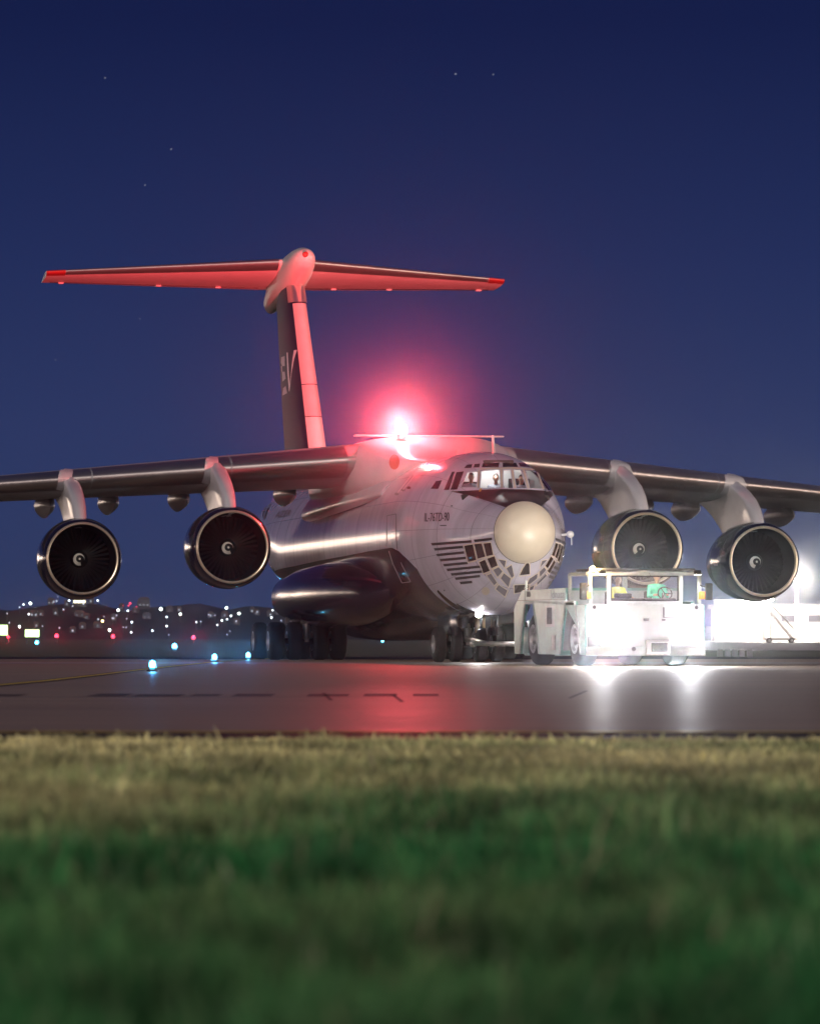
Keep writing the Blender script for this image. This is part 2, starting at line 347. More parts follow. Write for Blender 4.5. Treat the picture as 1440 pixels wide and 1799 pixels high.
# ---- decals laid on a curved skin
def fill2d(poly, step):
    """triangulated polygon in pixel space, split until edges are short"""
    bm = bmesh.new(); vs = [bm.verts.new((x, y, 0)) for x, y in poly]; bm.faces.new(vs)
    bmesh.ops.triangulate(bm, faces=bm.faces[:])
    for k in range(7):
        es = [e for e in bm.edges if e.calc_length() > step]
        if not es: break
        bmesh.ops.subdivide_edges(bm, edges=es, cuts=1); bmesh.ops.triangulate(bm, faces=bm.faces[:])
    bm.verts.ensure_lookup_table(); bm.faces.ensure_lookup_table()
    out = ([(v.co.x, v.co.y) for v in bm.verts], [[v.index for v in f.verts] for f in bm.faces]); bm.free(); return out
def decal_mb(mb, poly, off=.006, tree=None, step=5, mirror=False, mi=0):
    p2, fs = fill2d(poly, step); pts = []; ok = []
    for x, y in p2:
        h = hit(x, y, tree)
        if h[0] is None: pts.append(Vector()); ok.append(False)
        else:
            nn = h[1]
            if nn.dot(PMI.to_3x3() @ raydir(x, y)) > 0: nn = -nn
            pts.append(h[0]+nn*off); ok.append(True)
    fs = [f for f in fs if all(ok[i] for i in f) and max((pts[a]-pts[b]).length for a in f for b in f) < 1.2]
    par = {}
    def root(i):
        while par.setdefault(i, i) != i: i = par[i]
        return i
    for f in fs:
        for i in f[1:]: par[root(i)] = root(f[0])
    cnt = {}
    for f in fs: cnt[root(f[0])] = cnt.get(root(f[0]), 0)+1
    if cnt: best = max(cnt, key=cnt.get); fs = [f for f in fs if root(f[0]) == best]
    used = sorted({i for f in fs for i in f}); ren = {k: n_ for n_, k in enumerate(used)}
    pts = [pts[i] for i in used]; fs = [tuple(ren[i] for i in f) for f in fs]
    mb.add(pts, fs, mi)
    if mirror: mb.add([Vector((-p.x, p.y, p.z)) for p in pts], [f[::-1] for f in fs], mi)
    return mb
def decal(name, polys, m, parent=None, off=.006, tree=None, step=5, mirror=False):
    mb = MB()
    for p in polys: decal_mb(mb, p, off, tree, step, mirror)
    if not mb.f: return None
    return obj(name, mb, m, parent or FUS, norm=False)
def bar(x0, y0, x1, y1, t, slant=2.0): return [(x0, y0), (x1, y1), (x1+slant*.2, y1+t), (x0+slant, y0+t)]
# vent stripes on the cheek
for a in ((757, 954, 828, 949), (832, 948, 864, 944.5), (762, 963, 813, 958.5), (766, 973, 815, 968.3), (772, 982, 818, 977.8), (778, 990.7, 821.6, 986.6),
          (784, 999, 844, 993), (791.5, 1007, 849, 1001.4), (798.6, 1014.4, 843, 1009.6), (807, 1022, 829, 1020)):
    for mir in (False, True):
        mb = MB(); decal_mb(mb, bar(*a, 4.4), mirror=False)
        if mir: mb.v = [(-x, y, z) for x, y, z in mb.v]; mb.f = [f[::-1] for f in mb.f]
        obj('cheek_stripe', mb, M['text'], FUS, norm=False)
NFRAME = mat('nose_frame_cream', (.62, .55, .46), .4)
def z2(X, Y): return (680+X/4.235, 760+Y/4.235)
PANES = [  # navigator's glazing in the nose
    ([(577, 845), (640, 835), (663, 943), (606, 958)], 'dkglass', 1), ([(652, 832), (705, 828), (730, 918), (676, 933)], 'dkglass', 1), ([(720, 827), (772, 822), (788, 905), (741, 915)], 'dkglass', 1),
    ([(690, 965), (730, 946), (763, 1024), (718, 1040)], 'dkglass', 1), ([(748, 938), (798, 920), (820, 984), (776, 1005)], 'dkglass', 1),
    ([(792, 1020), (830, 1001), (854, 1030), (822, 1068)], 'ltglass', 1), ([(745, 1063), (775, 1050), (814, 1110), (795, 1130)], 'ltglass', 1),
    ([(848, 1082), (870, 1046), (914, 1082), (900, 1144)], 'ltglass', 1), ([(812, 1162), (832, 1132), (889, 1170), (872, 1213)], 'ltglass', 1),
    ([(828, 942), (880, 952), (872, 1000)], 'ltglass', 1), ([(890, 1010), (925, 985), (940, 1060), (925, 1075)], 'ltglass', 0),
    ([(985, 1058), (1010, 1010), (1040, 960), (1053, 982), (1055, 1048)], 'dkglass', 0), ([(948, 1132), (1050, 1127), (1042, 1172), (950, 1190)], 'dkglass', 0),
]
for poly, mt, mir in PANES:
    pl = [z2(*p) for p in poly]; cx_ = sum(p[0] for p in pl)/len(pl); cy__ = sum(p[1] for p in pl)/len(pl)
    grow_ = lambda g: [(cx_+(p[0]-cx_)*(1+g/max(4, math.hypot(p[0]-cx_, p[1]-cy__))), cy__+(p[1]-cy__)*(1+g/max(4, math.hypot(p[0]-cx_, p[1]-cy__)))) for p in pl]
    pl = grow_(.9); fo = grow_(2.3)
    for k in range(2 if mir else 1):
        fb = MB()
        for q in range(len(pl)):
            w = (q+1) % len(pl); decal_mb(fb, [pl[q], pl[w], fo[w], fo[q]], off=.022, step=3)
        if k: fb.v = [(-x, y, z) for x, y, z in fb.v]; fb.f = [f[::-1] for f in fb.f]
        if fb.f: obj('window_frame', fb, NFRAME, FUS)
        mb = MB(); decal_mb(mb, pl, off=.008, step=4)
        if k: mb.v = [(-x, y, z) for x, y, z in mb.v]; mb.f = [f[::-1] for f in mb.f]
        if mb.f: obj('nose_window', mb, M[mt], FUS, norm=False)
# further cockpit windows that show dark: side quarter panes and the eyebrow row
for poly in ([z5(118, 486), z5(203, 294), z5(234, 292), z5(172, 486)], [z5(187, 484), z5(250, 300), z5(328, 290), z5(258, 480)],
             [z5(-20, 474), z5(36, 392), z5(98, 384), z5(58, 474)]):
    for k in range(2):
        mb = MB(); decal_mb(mb, poly, off=.008, step=4)
        if k: mb.v = [(-x, y, z) for x, y, z in mb.v]; mb.f = [f[::-1] for f in mb.f]
        obj('side_window', mb, M['dkglass'], FUS, norm=False)
for poly in ([z5(330, 256), z5(362, 220), z5(418, 216), z5(404, 254)], [z5(428, 250), z5(440, 214), z5(498, 208), z5(490, 248)], [z5(515, 248), z5(528, 206), z5(700, 199), z5(694, 244)],
             [z5(735, 244), z5(735, 200), z5(875, 200), z5(898, 244)], [z5(918, 240), z5(900, 202), z5(1020, 207), z5(1056, 248)], [z5(1072, 250), z5(1042, 212), z5(1076, 216), z5(1130, 262)]):
    decal('eyebrow_window', [poly], M['dkglass'], off=.008, step=4)
for poly in WIN:
    decal('windscreen_pane', [poly], glassmat('windscreen_glass', (.95, .97, 1), .10), off=-.012, step=8)
# bright frame of the windscreen: bars between the panes
FRP = mat('windscreen_frame_paint', (.52, .42, .36), .4)
for a, b2 in (((478, 470), (488, 284)), ((727, 470), (720, 272)), ((864, 472), (834, 274)), ((1004, 474), (952, 274)), ((1162, 480), (1095, 292))):
    (xa, ya_), (xb, yb_) = z5(*a), z5(*b2); decal('windscreen_bar', [[(xa-1.6, ya_), (xb-1.6, yb_), (xb+1.6, yb_), (xa+1.6, ya_)]], FRP, off=.02, step=3)
decal('windscreen_bar', [[(z5(500, 268)[0], z5(500, 268)[1]-1.3), (z5(830, 258)[0], z5(830, 258)[1]-1.3), (z5(1100, 276)[0], z5(1100, 276)[1]-1.3), (z5(1100, 276)[0], z5(1100, 276)[1]+1.3), (z5(830, 258)[0], z5(830, 258)[1]+1.3), (z5(500, 268)[0], z5(500, 268)[1]+1.3)]], FRP, off=.02, step=3)
decal('wiper', [[z5(483, 505), z5(505, 470), z5(520, 478), z5(505, 508)]], mat('wiper_yellow', (.5, .36, .06), .5), off=.02)
decal('wiper', [[z5(1185, 505), z5(1180, 478), z5(1195, 474), z5(1212, 508)]], M['metal'], off=.02)
# anti-glare panel between windscreen and radome
decal('anti_glare_panel', [[z2(470, 438), z2(690, 428), z2(850, 420), z2(1050, 424), z2(1258, 440), z2(1200, 500), z2(1135, 560), z2(1075, 535), z2(1000, 524), z2(930, 535), z2(888, 560), z2(760, 515), z2(610, 468)]],
      M['antiglare'], off=.005, step=4)
# registration wording on the side, cheek lamp, belly door outlines
def text_on(name, s, quad, m, parent, tree=None, off=.008, size_x=1.0):
    """write s inside the pixel quad (bottom-left, bottom-right, top-left) and lay it on the skin"""
    cu = bpy.data.curves.new('t', 'FONT'); cu.body = s; cu.resolution_u = 3
    to = bpy.data.objects.new('t', cu); COL.objects.link(to); bpy.context.view_layer.update()
    me = bpy.data.meshes.new_from_object(to.evaluated_get(bpy.context.evaluated_depsgraph_get())); bpy.data.objects.remove(to)
    xs = [v.co.x for v in me.vertices]; ysq = [v.co.y for v in me.vertices]; x0, x1, y0, y1 = min(xs), max(xs), min(ysq), max(ysq)
    bl, br, tl = (Vector(p) for p in quad); mb = MB(); pts = []
    for v in me.vertices:
        u, w = (v.co.x-x0)/(x1-x0), (v.co.y-y0)/(y1-y0); p = bl+(br-bl)*u+(tl-bl)*w
        h = hit(p.x, p.y, tree); nn = h[1]
        if nn.dot(PMI.to_3x3() @ raydir(p.x, p.y)) > 0: nn = -nn
        pts.append(h[0]+nn*off)
    mb.add(pts, [list(p.vertices) for p in me.polygons])
    return obj(name, mb, m, parent, norm=False)
for dx in (0, .5): text_on('type_lettering', 'IL-76TD-90', ((745.5+dx, 916.6), (788.5+dx, 915.2), (746.3+dx, 901.4)), M['text'], FUS, off=.008+dx*.004)
def ell(cx, cy_, rx, ry, k=20): return [(cx+rx*math.cos(2*math.pi*i/k), cy_+ry*math.sin(2*math.pi*i/k)) for i in range(k)]
decal('chin_lamp', [ell(853.5, 1037, 7, 7)], M['cream'], off=.03)
decal('vent_mark', [bar(772, 922.6, 784, 922.2, 1.6)], M['text'])
decal('vent_mark', [ell(793.5, 889, 1.8, 1.2)], M['text']); decal('vent_mark', [ell(780.5, 1037, 1.2, 1.5)], M['text']); decal('vent_mark', [ell(955.6, 900.2, 1.4, 1.4)], M['text'])
def outline(pts, t=.8):
    out = []
    for (xa, ya_), (xb, yb_) in zip(pts, pts[1:]):
        d = Vector((xb-xa, yb_-ya_)).normalized(); nx, ny = -d.y*t, d.x*t
        out.append([(xa-nx, ya_-ny), (xb-nx, yb_-ny), (xb+nx, yb_+ny), (xa+nx, ya_+ny)])
    return out
decal('hatch_outline', outline([(683, 968), (690, 990), (706, 1024), (721, 1022), (704, 988)], .5), M['line'])
decal('crew_door_outline', outline([(680, 906), (696, 903), (696, 944), (698, 966)], .6), M['text'])
decal('crew_door_outline', outline([(680, 906), (679, 960)], .5), M['text'])
decal('swoosh_stripe', [[(487, 849), (478, 860), (468, 880), (461, 908), (463, 908), (470, 884), (481, 862), (489, 851)]], M['text'], step=4)
decal('swoosh_stripe', [[(492, 851), (480, 868), (471, 890), (463, 912), (466, 912), (474, 891), (485, 869), (495, 853)]], M['text'], step=4)
decal('swoosh_stripe', [[(484, 848), (474, 860), (465, 880), (460, 900), (461, 902), (467, 882), (476, 862), (486, 849)]], M['text'], step=4)
text_on('operator_lettering', 'AZER', ((483, 910.5), (509, 906.5), (488, 899)), M['text'], FUS)
for k, (px, py) in enumerate(((697, 868), (708, 861), (718, 857))): decal('roof_window', [ell(px, py, 4.0, 2.2, 12)], M['dkglass'], step=4)
decal('fuselage_flash', outline([(697, 868), (722, 836)], .7)+outline([(705, 864), (730, 834)], .7), M['greymark'])
# ---- radome
rad = []
for k in range(0, 17):                              # a shallow cap that runs into the slope of the nose
    a = R(60)*k/16; rad.append((.90-.49+.981*(1-math.cos(a)), .981*math.sin(a)))
rad += [(.915, .858), (.93, .85)]
obj('radome', MB().lathe(rad, (0, 0, 3.60), n=56), M['cream'], PLANE)
obj('radome_joint', MB().lathe([(.902, .845), (.906, .858), (.918, .864), (.926, .862), (.930, .848)], (0, 0, 3.60), n=64), M['darkmetal'], PLANE)
# ---- cockpit: lit lining, panel, seats
ck = MB(); bk = [p for p in fring(5.7, off=.09) if p[2] > 4.2]; ck.loft([bk, [(p[0], 5.78, p[2]) for p in bk]]); ck.box((-1.35, 3.75, 4.15), (1.35, 5.7, 4.2)); obj('cockpit_bulkhead', ck, M['cabinwhite'], PLANE)
ip = MB(); ip.box((-1.25, 3.35, 4.45), (1.25, 3.6, 4.72), bev=.04); ip.box((-.25, 3.9, 4.3), (.25, 4.9, 4.62), bev=.04); ip.box((-.42, 4.3, 5.60), (.42, 5.2, 5.72), bev=.03); ip.box((-.95, 5.60, 4.5), (-.35, 5.69, 5.05), bev=.02); ip.box((.55, 5.60, 4.4), (1.15, 5.69, 5.25), bev=.02)
obj('instrument_panel', ip, M['black'], PLANE)
for lx in (-.72, .72):
    st = MB(); st.box((lx-.24, 4.3, 4.42), (lx+.24, 4.78, 4.54), bev=.03); st.box((lx-.24, 4.78, 4.45), (lx+.24, 4.90, 5.12), bev=.04); obj('pilot_seat', st, M['black'], PLANE)
def light(name, kind, loc, power, col, parent=None, r=.05, spot=None, aim=None, blend=.6):
    l = bpy.data.lights.new(name, kind); l.energy = power; l.color = col
    if kind in ('POINT', 'SPOT'): l.shadow_soft_size = r
    o = bpy.data.objects.new(name, l); link(o, parent); o.location = loc
    if kind == 'SPOT':
        l.spot_size = R(spot); l.spot_blend = blend; o.rotation_euler = Vector(aim).to_track_quat('-Z', 'Y').to_euler()
    return o
light('cockpit_dome_lamp', 'POINT', (0, 5.0, 5.5), 34, (1, .97, .92), PLANE, .10)
# ---- wing centre fairing
fsec = [(10.9, .9, 6.02, 5.6), (11.8, 1.6, 6.16, 5.3), (12.6, 2.0, 6.38, 5.1), (13.4, 2.28, 6.64, 4.95), (14.0, 2.42, 6.80, 4.9), (14.5, 2.48, 6.855, 4.85), (15.2, 2.5, 6.87, 4.8), (20, 2.5, 6.87, 4.8), (23, 2.4, 6.7, 4.9), (26, 1.7, 6.3, 5.2), (28, .9, 6.05, 5.6)]
def sq(w, y, zt, zb, e=.55, n=48):
    r = []; zm = zt-.62*(zt-zb)
    for i in range(n):
        a = 2*math.pi*i/n; c, s = math.cos(a), math.sin(a)
        r.append((w*math.copysign(abs(c)**e, c), y, zm+((zt-zm) if s > 0 else (zm-zb))*math.copysign(abs(s)**e, s)))
    return r
fairmb = MB().loft([sq(w, y, zt, zb) for y, w, zt, zb in fsec])
FAIR = obj('wing_centre_fairing', fairmb, M['white'], PLANE, ang=60)
obj('fairing_crest', MB().box((-2.32, 14.55, 6.845), (2.30, 14.95, 6.895), bev=.02), M['white'], FAIR)
fbvh = BVHTree.FromPolygons([Vector(v) for v in fairmb.v], fairmb.f)
decal('air_inlet', [ell(693, 812, 9, 13)], mat('inlet_glow_orange', (.35, .10, .03), .5), parent=FAIR, tree=fbvh, off=.015)  # glow inside the hole is put into its orange colour
# side bulges under the wing root
for s in (-1, 1):
    rings = []
    for y, hw, z0, z1 in ((11.6, .10, 4.95, 5.25), (12.6, .26, 4.86, 5.55), (14, .40, 4.76, 5.75), (18, .48, 4.62, 5.9), (22, .46, 4.5, 5.9), (23.6, .42, 4.48, 5.8), (24.1, .25, 4.6, 5.7)):
        ring = []
        for i in range(24):
            a = 2*math.pi*i/24; c, q = math.cos(a), math.sin(a)
            zz = (z0+z1)/2+(z1-z0)/2*math.copysign(abs(q)**.7, q); base = 2.4*math.sqrt(max(0, 1-((zz-3.66)/2.4)**2))
            ring.append((s*(base+hw*math.copysign(abs(c)**.7, c)), y, zz))
        rings.append(ring)
    obj('wing_root_bulge', MB().loft(rings), M['white'], PLANE, ang=40)
# ---- wings
def afoil(n=26):
    """unit section, nose at 0: (x, upper) and (x, lower) with a full round nose"""
    xs = [.5*(1-math.cos(math.pi*i/n)) for i in range(n+1)]
    th = [5*(.2969*math.sqrt(x)-.126*x-.3516*x**2+.2843*x**3-.1036*x**4)*1.0 for x in xs]     # half thickness for t = 1
    return xs, th
AX, AT = afoil()
def yle(a): return 12.75+.52*a
def wchord(a): return 9.2-.258*(a-2.4) if a < 25 else 3.3
def wthick(a): return 1.22-.052*(a-2.4) if a < 13 else max(.34, .669-.027*(a-13))
def wztop(a): return 6.84-.088*(a-2.4)
def wring(s, a, lo=0.0, hi=1.0, grow=0.0):
    c, t = wchord(a), wthick(a); zc = wztop(a)-.5*t-.02*c; y0 = yle(a)
    idx = [i for i, x in enumerate(AX) if lo-1e-9 <= x <= hi+1e-9]
    def P(i, up):
        x = AX[i]; camber = .02*c*(1-(2*x-.8)**2)*.6
        return (s*a, y0-grow*(1 if i == 0 else .3)+x*c, zc+camber-.048*c*x+(1 if up else -1)*(AT[i]*t+grow*(1 if AT[i] > .02 else 0)))
    up = [P(i, True) for i in idx]; dn = [P(i, False) for i in idx]
    return up[::-1]+dn[1:]
WINGS = {}
for s in (-1, 1):
    A = [1.6, 2.4, 3.5, 5, 6.35, 8, 10.6, 13, 16, 19, 22, 24.6, 25.2]
    w = MB().loft([wring(s, a) for a in A]); W = obj('wing', w, M['grey'], PLANE, ang=40); WINGS[s] = W
    # slat: bare metal leading edge in four pieces, standing a little proud
    for a0, a1 in ((2.62, 5.9), (5.95, 9.95), (10.0, 15.6), (15.65, 24.4)):
        k = 8; rr = []
        for j in range(k+1):
            a = a0+(a1-a0)*j/k; rr.append(wring(s, a, 0, .125, .016))
        obj('slat', MB().loft(rr, closed=False, cap=False), M['slat'], W, ang=60)
# flap track pods under the trailing edge
def pod(s, a, L=3.4, hw=.30, hh=.66, back=.86):
    c = wchord(a); y0 = yle(a)+c*back; rings = []
    zt = wztop(a)-.5*wthick(a)-.02*c-.048*c*.8
    for f, g in ((-.55, .05), (-.45, .45), (-.25, .85), (0, 1.0), (.2, .95), (.38, .6), (.45, .08)):
        ring = []
        for i in range(16):
            an = 2*math.pi*i/16; cc, ss = math.cos(an), math.sin(an)
            ring.append((s*a+hw*g*cc*(1 if ss > 0 else abs(cc)**.7), y0+f*L, zt-.10-hh*.45*(1-.25*g)+hh*.62*g*ss))
        rings.append(ring)
    return MB().loft(rings)
for s, al in ((-1, (3.3, 6.6, 8.8, 10.8, 13.2, 17.5)), (1, (3.3, 6.6, 8.8, 10.5, 14.0, 17.5))):
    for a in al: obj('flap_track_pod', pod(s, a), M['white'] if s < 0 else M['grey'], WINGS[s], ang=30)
# ---- engines
def nacelle():
    mb = MB()
    mb.lathe([(.10, 1.085), (.03, 1.11), (.06, 1.14), (.25, 1.19), (.6, 1.235), (1.1, 1.25), (1.8, 1.22), (2.6, 1.12), (3.3, .98), (3.9, .84)], n=72)
    mb.lathe([(.10, 1.045), (.35, 1.0), (.8, .97), (1.30, .96)], n=72, flip=True, mi=1)
    mb.lathe([(1.32, .96), (1.33, .02)], n=72, mi=1)
    mb.lathe([(3.9, .84), (3.75, .70), (3.7, .5), (4.6, .42), (5.3, .2), (5.5, .02)], n=48, mi=2)
    return mb
E0 = obj('engine_nacelle', nacelle(), [M['nacelle'], M['duct'], M['darkmetal']], PLANE)
obj('intake_lip', MB().lathe([(.115, 1.10), (.05, 1.105), (.0, 1.085), (-.022, 1.06), (-.012, 1.035), (.03, 1.02), (.11, 1.018)], n=96), M['lip'], E0)
obj('cowl_seam', MB().lathe([(.595, 1.238), (.60, 1.2405), (.625, 1.2405), (.63, 1.239)], n=72), M['darkmetal'], E0)
obj('cowl_seam', MB().lathe([(2.10, 1.190), (2.105, 1.196), (2.125, 1.194), (2.13, 1.186)], n=72), M['darkmetal'], E0)
lt_ = MB()
for k in range(5): lt_.box((-.05+.0, .9+k*.32, -1.262), (.05, 1.02+k*.32, -1.238), bev=.006)
obj('cowl_latch', MB().box((-1.256, .95, -.12), (-1.235, 1.30, -.07), bev=.005), M['greymark'], E0)
fan = MB()
for k in range(36):
    b0 = 2*math.pi*k/36; vs = []
    for r, tw, w_ in ((.27, .15, .05), (.5, .45, .075), (.75, .75, .10), (.945, .95, .115)):
        for q in (-1, 1):
            da = q*w_*math.cos(tw)/r*.5; yy = 1.15+q*w_*math.sin(tw)*.6
            vs.append((r*math.cos(b0+da), yy, r*math.sin(b0+da)))
    fan.add(vs, [(0, 1, 3, 2), (2, 3, 5, 4), (4, 5, 7, 6)])
obj('fan', fan, M['blade'], E0, ang=60, norm=False)
sp = MB().lathe([(.86, .015), (.88, .05), (.95, .13), (1.05, .22), (1.18, .285), (1.3, .29)], n=40)
obj('spinner', sp, M['black'], E0)
spi = MB(); vs = []; fs = []
prof_r = [.0, .05, .13, .22, .285]; prof_y = [.86, .88, .95, 1.05, 1.18]
def sy(r): return float(np.interp(r, prof_r, prof_y))-.012
K = 30
for k in range(K+1):
    f = k/K; a = R(-75)-f*R(300); ro, ri = .205-.05*f, .105+.03*f*f
    ri = ri if f < .8 else ri+(ro-ri)*(f-.8)*4
    for r in (ri, (ri+ro)/2, ro): vs.append((r*math.cos(a), sy(r), r*math.sin(a)))
for k in range(K):
    for j in range(2): fs.append((3*k+j, 3*k+j+1, 3*k+j+4, 3*k+j+3))
spi.add(vs, fs); spi.lathe([(.842, .0), (.845, .03), (.86, .035)], n=14); obj('spinner_spiral', spi, M['spiral'], E0, norm=False)
def pylon(a, ze):
    """swan-neck strut from the nacelle top up and back to the wing (local to the aircraft)"""
    mb = MB(); zt = wztop(a)-.30; yl = yle(a); rings = []
    yn = yl-3.30
    path = [(yn+.25, ze+1.0, .19, 4.0), (yn+.40, ze+1.30, .205, 4.2), (yn+.72, ze+1.62, .215, 4.5), (yn+1.25, ze+1.93, .22, 4.7), (yn+2.0, min(ze+2.2, zt-.52), .23, 4.8), (yn+2.72, zt-.34, .24, 4.9), (yl-.14, zt-.23, .22, 5.0), (yl-.04, zt-.14, .14, 4.8)]
    for y, z, hw, L in path:
        ring = []
        for i in range(20):
            u = i/20; an = 2*math.pi*u; c, s_ = math.cos(an), math.sin(an)
            yy = y+.35-.35*c if c > 0 else y+.35+(-c)**1.0*L
            ring.append((hw*math.copysign(abs(s_)**.8, s_)*(1 if c > -.2 else max(.15, 1+c*.8)), yy, z-(0 if c > 0 else (-c)*.18*L*.4)))
        rings.append(ring)
    return mb.loft(rings)
ENG = [(-10.6, 14.85, 3.10), (-6.35, 12.75, 3.42), (6.35, 12.75, 3.42), (10.6, 14.85, 3.08)]
for i, (lx, y, z) in enumerate(ENG):
    e = E0 if i == 0 else copy_tree(E0, PLANE)
    e.location = (lx, y, z); e.rotation_euler = (0, R((-.4, .3, .2, -.3)[i]), 0)
    for ch in e.children:
        if ch.name.split('.')[0] in ('fan', 'spinner_spiral'): ch.rotation_euler = (0, R((0, -14, 55, 24)[i]), 0)
    p = obj('engine_pylon', pylon(abs(lx), z), M['white'], PLANE, ang=50); p.location = (lx, 0, 0)
    a = abs(lx)                                    # rounded saddle where the strut wraps over the leading edge
    hump = MB()
    rr = []
    for j in range(13):
        q = -1+2*j/12; aa = a+q*.42; hgt = .60*math.sqrt(max(0, 1-q*q))
        ring = wring(1, aa, 0, .10, .026+.03*(1-q*q)); m2 = len(ring)//2
        keep = ring[max(0, m2-int(round(5*hgt/.6))):m2+7]
        while len(keep) < 12: keep = [keep[0]]+keep
        rr.append([(v[0]-a, v[1], v[2]) for v in keep[-12:]])
    hp = obj('pylon_saddle', hump.loft(rr, closed=False, cap=False), M['white'], p, ang=60)
# ---- fin, tail bullet, tailplane
def finring(z):
    f = (z-5.8)/(13.9-5.8); y0 = 34.1+f*6.2; y1 = 42.6+f*2.9; t = 1.02-.30*f; c = y1-y0
    up = [(AT[i]*t*1.0, y0+AX[i]*c, z) for i in range(len(AX))]; dn = [(-AT[i]*t, y0+AX[i]*c, z) for i in range(len(AX))]
    return up[::-1]+dn[1:]
finmb = MB().loft([finring(z) for z in np.linspace(5.8, 13.9, 16)])
FIN = obj('tail_fin', finmb, M['finnavy'], PLANE, ang=40)
def finnose(z0, z1, m, hi=.075, grow=.012):
    rr = []
    for z in np.linspace(z0, z1, 10):
        f = (z-5.8)/(13.9-5.8); y0 = 34.1+f*6.2; y1 = 42.6+f*2.9; t = 1.02-.30*f; c = y1-y0; idx = [i for i, x in enumerate(AX) if x <= hi]
        rr.append([(AT[i]*t+grow*(i > 0), y0-grow+AX[i]*c, z) for i in idx[::-1]]+[(-AT[i]*t-grow*(i > 0), y0-grow+AX[i]*c, z) for i in idx[1:]])
    return obj('fin_leading_edge', MB().loft(rr, closed=False, cap=False), m, FIN, ang=60)
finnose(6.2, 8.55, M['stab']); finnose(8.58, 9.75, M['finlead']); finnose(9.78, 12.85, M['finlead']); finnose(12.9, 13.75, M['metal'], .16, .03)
# big letters on the fin
finbvh = BVHTree.FromPolygons([Vector(v) for v in finmb.v], finmb.f)
def zf(X, Y): return (470+X/16, 600+Y/16)
decal('fin_letter', [[zf(545, 310), zf(580, 310), zf(610, 900), zf(640, 1200), zf(700, 560), zf(750, 245), zf(840, 235), zf(760, 480), zf(690, 850), zf(640, 1290), zf(625, 1400), zf(612, 1400), zf(570, 900)]], M['whitemark'], parent=FIN, tree=finbvh, off=.012, step=3)
for pl in ([zf(395, 440), zf(490, 410), zf(495, 690), zf(420, 690), zf(385, 600)], [zf(415, 850), zf(495, 850), zf(520, 1040), zf(430, 1130)], [zf(450, 1310), zf(520, 1250), zf(560, 1450), zf(430, 1520)], [zf(385, 690), zf(420, 690), zf(425, 850), zf(405, 850)]):
    decal('fin_letter', [pl], M['greymark'], parent=FIN, tree=finbvh, off=.012, step=3)
bl = []
for y, zc, rx, rz in ((38.0, 14.40, .05, .05), (38.12, 14.39, .22, .22), (38.45, 14.37, .36, .37), (39.0, 14.33, .46, .49), (39.9, 14.2, .53, .64), (41.2, 14.05, .56, .74), (43, 13.9, .52, .72), (45, 13.65, .42, .6), (46.6, 13.4, .28, .42), (47.3, 13.25, .10, .18)):
    bl.append([(rx*math.cos(2*math.pi*i/32), y, zc+rz*math.sin(2*math.pi*i/32)) for i in range(32)])
BUL = obj('tail_bullet', MB().loft(bl), M['stab'], PLANE, ang=50)
obj('bullet_lamp', MB().sphere((-.06, 38.03, 14.48), .11, sc=(1, .6, 1)), M['red'], BUL)
def sring(s, a, lo=0, hi=1.0, grow=0.0):
    f = (a-.3)/8.4; y0 = 40.4+f*4.5; c = 5.6-3.5*f; t = .56-.36*f; z0 = 14.42-.13*f if s < 0 else 14.42-.17*f
    idx = [i for i, x in enumerate(AX) if lo-1e-9 <= x <= hi+1e-9]
    P = lambda i, u: (s*a, y0-grow+AX[i]*c, z0-.105*c*AX[i]+u*(AT[i]*t+grow))
    return [P(i, 1) for i in idx[::-1]]+[P(i, -1) for i in idx[1:]]
for s in (-1, 1):
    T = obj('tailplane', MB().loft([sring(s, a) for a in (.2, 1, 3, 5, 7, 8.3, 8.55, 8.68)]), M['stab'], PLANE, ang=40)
    obj('tailplane_deicer', MB().loft([sring(s, a, 0, .11, .012) for a in (.62, 2, 4, 6, 8.0)], closed=False, cap=False), M['slat'], T, ang=60)
    obj('tailplane_tip', MB().loft([sring(s, a, 0, .14, .014) for a in (8.02, 8.3, 8.55, 8.69)], closed=False, cap=False), M['red'], T, ang=60)
    # hinge gap and brackets of the elevator
    eg = MB()
    for a0, a1 in ((.7, 8.4),):
        p0 = sring(s, a0)[-8]; p1 = sring(s, a1)[-8]
        eg.tube((p0[0], p0[1], p0[2]-.012), (p1[0], p1[1], p1[2]-.012), .022, n=6)
    obj('elevator_gap', eg, M['darkmetal'], T)
    for a in (2.2, 4.4, 8.0):
        p = sring(s, a)[-8]; obj('hinge_bracket', MB().box((p[0]-.10, p[1]-.12, p[2]-.06), (p[0]+.10, p[1]+.12, p[2]-.005), bev=.01), M['stab'], T)
# ---- landing gear pods and belly keel
for s in (-1, 1):
    rings = []
    for y, cx, hw, z0, z1 in ((11.4, 1.75, .10, 1.9, 2.4), (12.6, 1.95, .6, 1.35, 2.75), (14.5, 2.2, .95, 1.1, 3.0), (17.5, 2.35, 1.15, 1.0, 3.05), (21, 2.4, 1.18, 1.05, 2.95), (24, 2.35, 1.1, 1.25, 2.75), (25.6, 2.25, .9, 1.5, 2.55), (26.6, 2.15, .5, 1.75, 2.3), (26.9, 2.1, .1, 1.95, 2.1)):
        ring = []
        for i in range(32):
            an = 2*math.pi*i/32; c, q = math.cos(an), math.sin(an)
            ring.append((s*(cx+hw*math.copysign(abs(c)**.8, c)), y, (z0+z1)/2+(z1-z0)/2*math.copysign(abs(q)**.85, q)))
        rings.append(ring)
    obj('gear_pod', MB().loft(rings), M['navy'], PLANE, ang=50)
kr = []
